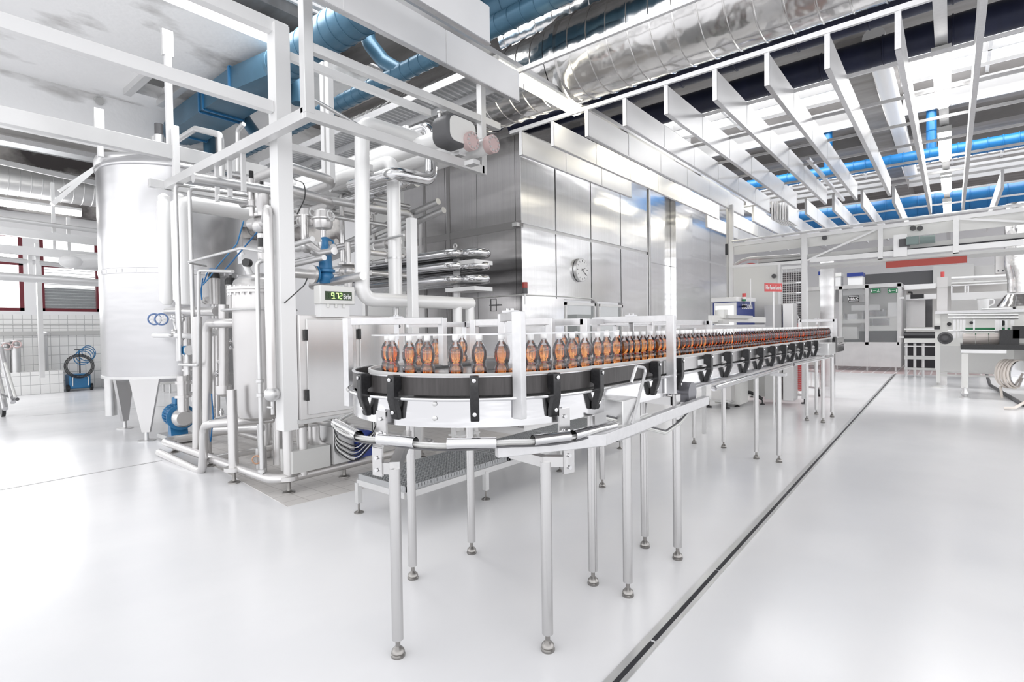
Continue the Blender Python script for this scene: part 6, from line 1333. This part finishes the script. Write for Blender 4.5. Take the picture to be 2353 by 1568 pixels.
MB().bb((Rr(2208, 800, Yf).x, Yf+.0, z+.02), (3.0, Yf+1.2, z+.13)).build('black_belt', black, t)
zr = Rr(2250, 782, Yf+.3).z
for k in range(3):
    a, b = Rr(2212+30*k, 782, Yf+.4), Rr(2241+30*k, 782, Yf+.4); MB().cyl((a.x, Yf+.4, zr), (b.x-.005, Yf+.4, zr), .14, 24).build('ribbed_roller', mat('roller_beige', (.46, .42, .40), .1, .5, var=.4, vs=(2, 2, 40)) if k == 0 else MATS['roller_beige'], t)
for u, w_ in ((2193, .05), (2201, .03), (2208, .04), (2215, .05), (2238, .03), (2288, .03), (2294, .05), (2300, .03), (2312, .04), (2326, .06)):
    P = Rr(u, 760, Yf+.9); MB().bar((P.x, Yf+.9, Rr(u, 778, Yf+.9).z), (P.x, Yf+.9, Rr(u, 725, Yf+.9).z), w_, .03, up=(0, 1, 0)).build('guide_post', steel_s, t)
for v in (724, 732, 761): P, Q = Rr(2178, v, Yf+.8), Rr(2340, v, Yf+.8); MB().tube([P, Q], .018, n=8).build('guide_rail', alu, t)
for v in (756, 768): P, Q = Rr(2218, v, Yf+1.0), Rr(2345, v, Yf+1.0); MB().bar(P, Q, .03, .05).build('green_strip', green, t)
P = Rr(2172, 777, Yb-.2); ax = Vector((0, -1, 0)); MB().lathe([(.13, 0), (.15, .03), (.15, .10), (.11, .12), (.11, .10), (.06, .10), (.06, .14)], P, 20, ax).build('motor', dgrey, t)
for (u, v, r_) in ((2181, 745, .045), (2232, 742, .035), (2304, 743, .06)): P = Rr(u, v, Yb+.04); MB().cyl(P, P-Vector((0, .03, 0)), r_, 16).build('black_port', black, t)
P = Rr(2318, 775, Yf+.2); MB().box(P, (.3, .3, .3)).box(P+Vector((.3, 0, .1)), (.5, .3, .25)).build('black_drive', black, t)
MB().bb((Rr(2340, 760, Yf).x, Yf+.9, .5), (3.0, Yf+1.0, 1.75)).build('right_panel', lgrey, t)
# tall steel tower
a, b = PY(2153, 700, 17.6), PY(2177, 700, 17.6); zt4 = PY(2165, 637, 17.6).z
t = thing('steel_tower', 'tall narrow steel tower standing behind the grey machine', 'column', (a.x, 17.6, 0)); MB().bb((a.x, 17.6, 0), (b.x, 17.9, zt4)).build('tower_body', steel_m, t); MB().bb((a.x, 17.58, zt4-.28), (b.x, 17.6, zt4-.26)).build('seam', grey, t)
MB().cyl((b.x-.1, 17.7, zt4), (b.x-.1, 17.7, zt4+.14), .04, 12).build('red_lamp', redsign, t)
# jug
P = PY(2259, 722, Yb+.0); t = thing('measuring_jug', 'white plastic measuring jug standing on the grey machine', 'jug', (P.x, Yb, za+.07)); P = Vector((P.x, Yb, za+.07))
MB().lathe([(.09, 0), (.095, .01), (.115, .26), (.125, .27), (.11, .26), (.085, .02), (.001, .02)], P, 24).build('jug_body', white, t); MB().tube([P+Vector((.10, 0, .24)), P+Vector((.19, 0, .25)), P+Vector((.19, 0, .14)), P+Vector((.10, 0, .09))], .014, fil=.04, n=8).build('handle', white, t); MB().box(P+Vector((-.14, 0, .255)), (.06, .05, .02)).build('spout', white, t)
MB().box((Rr(2290, 720).x, Yb, za+.09), (.55, .2, .04)).build('cloth', white, label='crumpled white cloth lying right of the measuring jug', cat='cloth', bevel=.02)
# hose reel
P = PZ(2326, 915)+Vector((0, 0, 0)); t = thing('hose_reel', 'wall reel with cream hose wound round a steel drum', 'hose reel', P)
zc = PY(2326, 858, P.y).z; C_ = Vector((P.x, P.y, zc)); ax = Vector((.80, -.60, 0)).normalized()
MB().lathe([(.27, -.02), (.27, .0), (.02, .01)], C_+ax*.15, 28, ax).build('drum_face', steel_p, t); MB().cyl(C_-ax*.12, C_+ax*.15, .14, 20).build('drum', steel_s, t)
for k in range(5): MB().torus(C_-ax*(.13-.055*k)+Vector((0, 0, -.02*(k % 2))), .27+.015*(k % 2), .027, ax, 32, 8).build('hose_winding', hosem, t)
lp = [C_-ax*.1+Vector((-.10, 0, -.3)), C_+Vector((-.16, -.1, -.58)), C_+Vector((.08, -.1, -.76)), C_+Vector((.36, -.1, -.5)), C_+Vector((.3, 0, -.1))]
MB().tube(lp, .024, fil=.2, n=10).build('hose_loop', hosem, t)
e = PZ(2310, 942); MB().tube([C_+Vector((.3, 0, 0)), C_+Vector((.38, -.2, -.5)), Vector((C_.x+.3, C_.y-.5, .1)), Vector((e.x+.12, e.y, .04)), Vector((e.x-.02, e.y, .03))], .026, fil=.25, n=10).build('hose_end', hosem, t)
MB().bar(C_+ax*.0+Vector((.25, .3, .35)), Vector((C_.x+.25, C_.y+.3, 0.0)), .06, .06).bar(C_, C_+Vector((.25, .3, .1)), .05, .05).build('reel_bracket', steel_s, t)
P = PZ(2310, 900); MB().tube([PZ(2262, 868)+Vector((0, 0, .3)), PZ(2275, 890)+Vector((0, 0, .05)), PZ(2353, 935)+Vector((0, 0, .03)), PZ(2420, 945)+Vector((0, 0, .03))], .035, fil=.3, n=8).build('floor_hose', dgrey, label='dark hose lying on the floor under the right-hand machine', cat='hose')
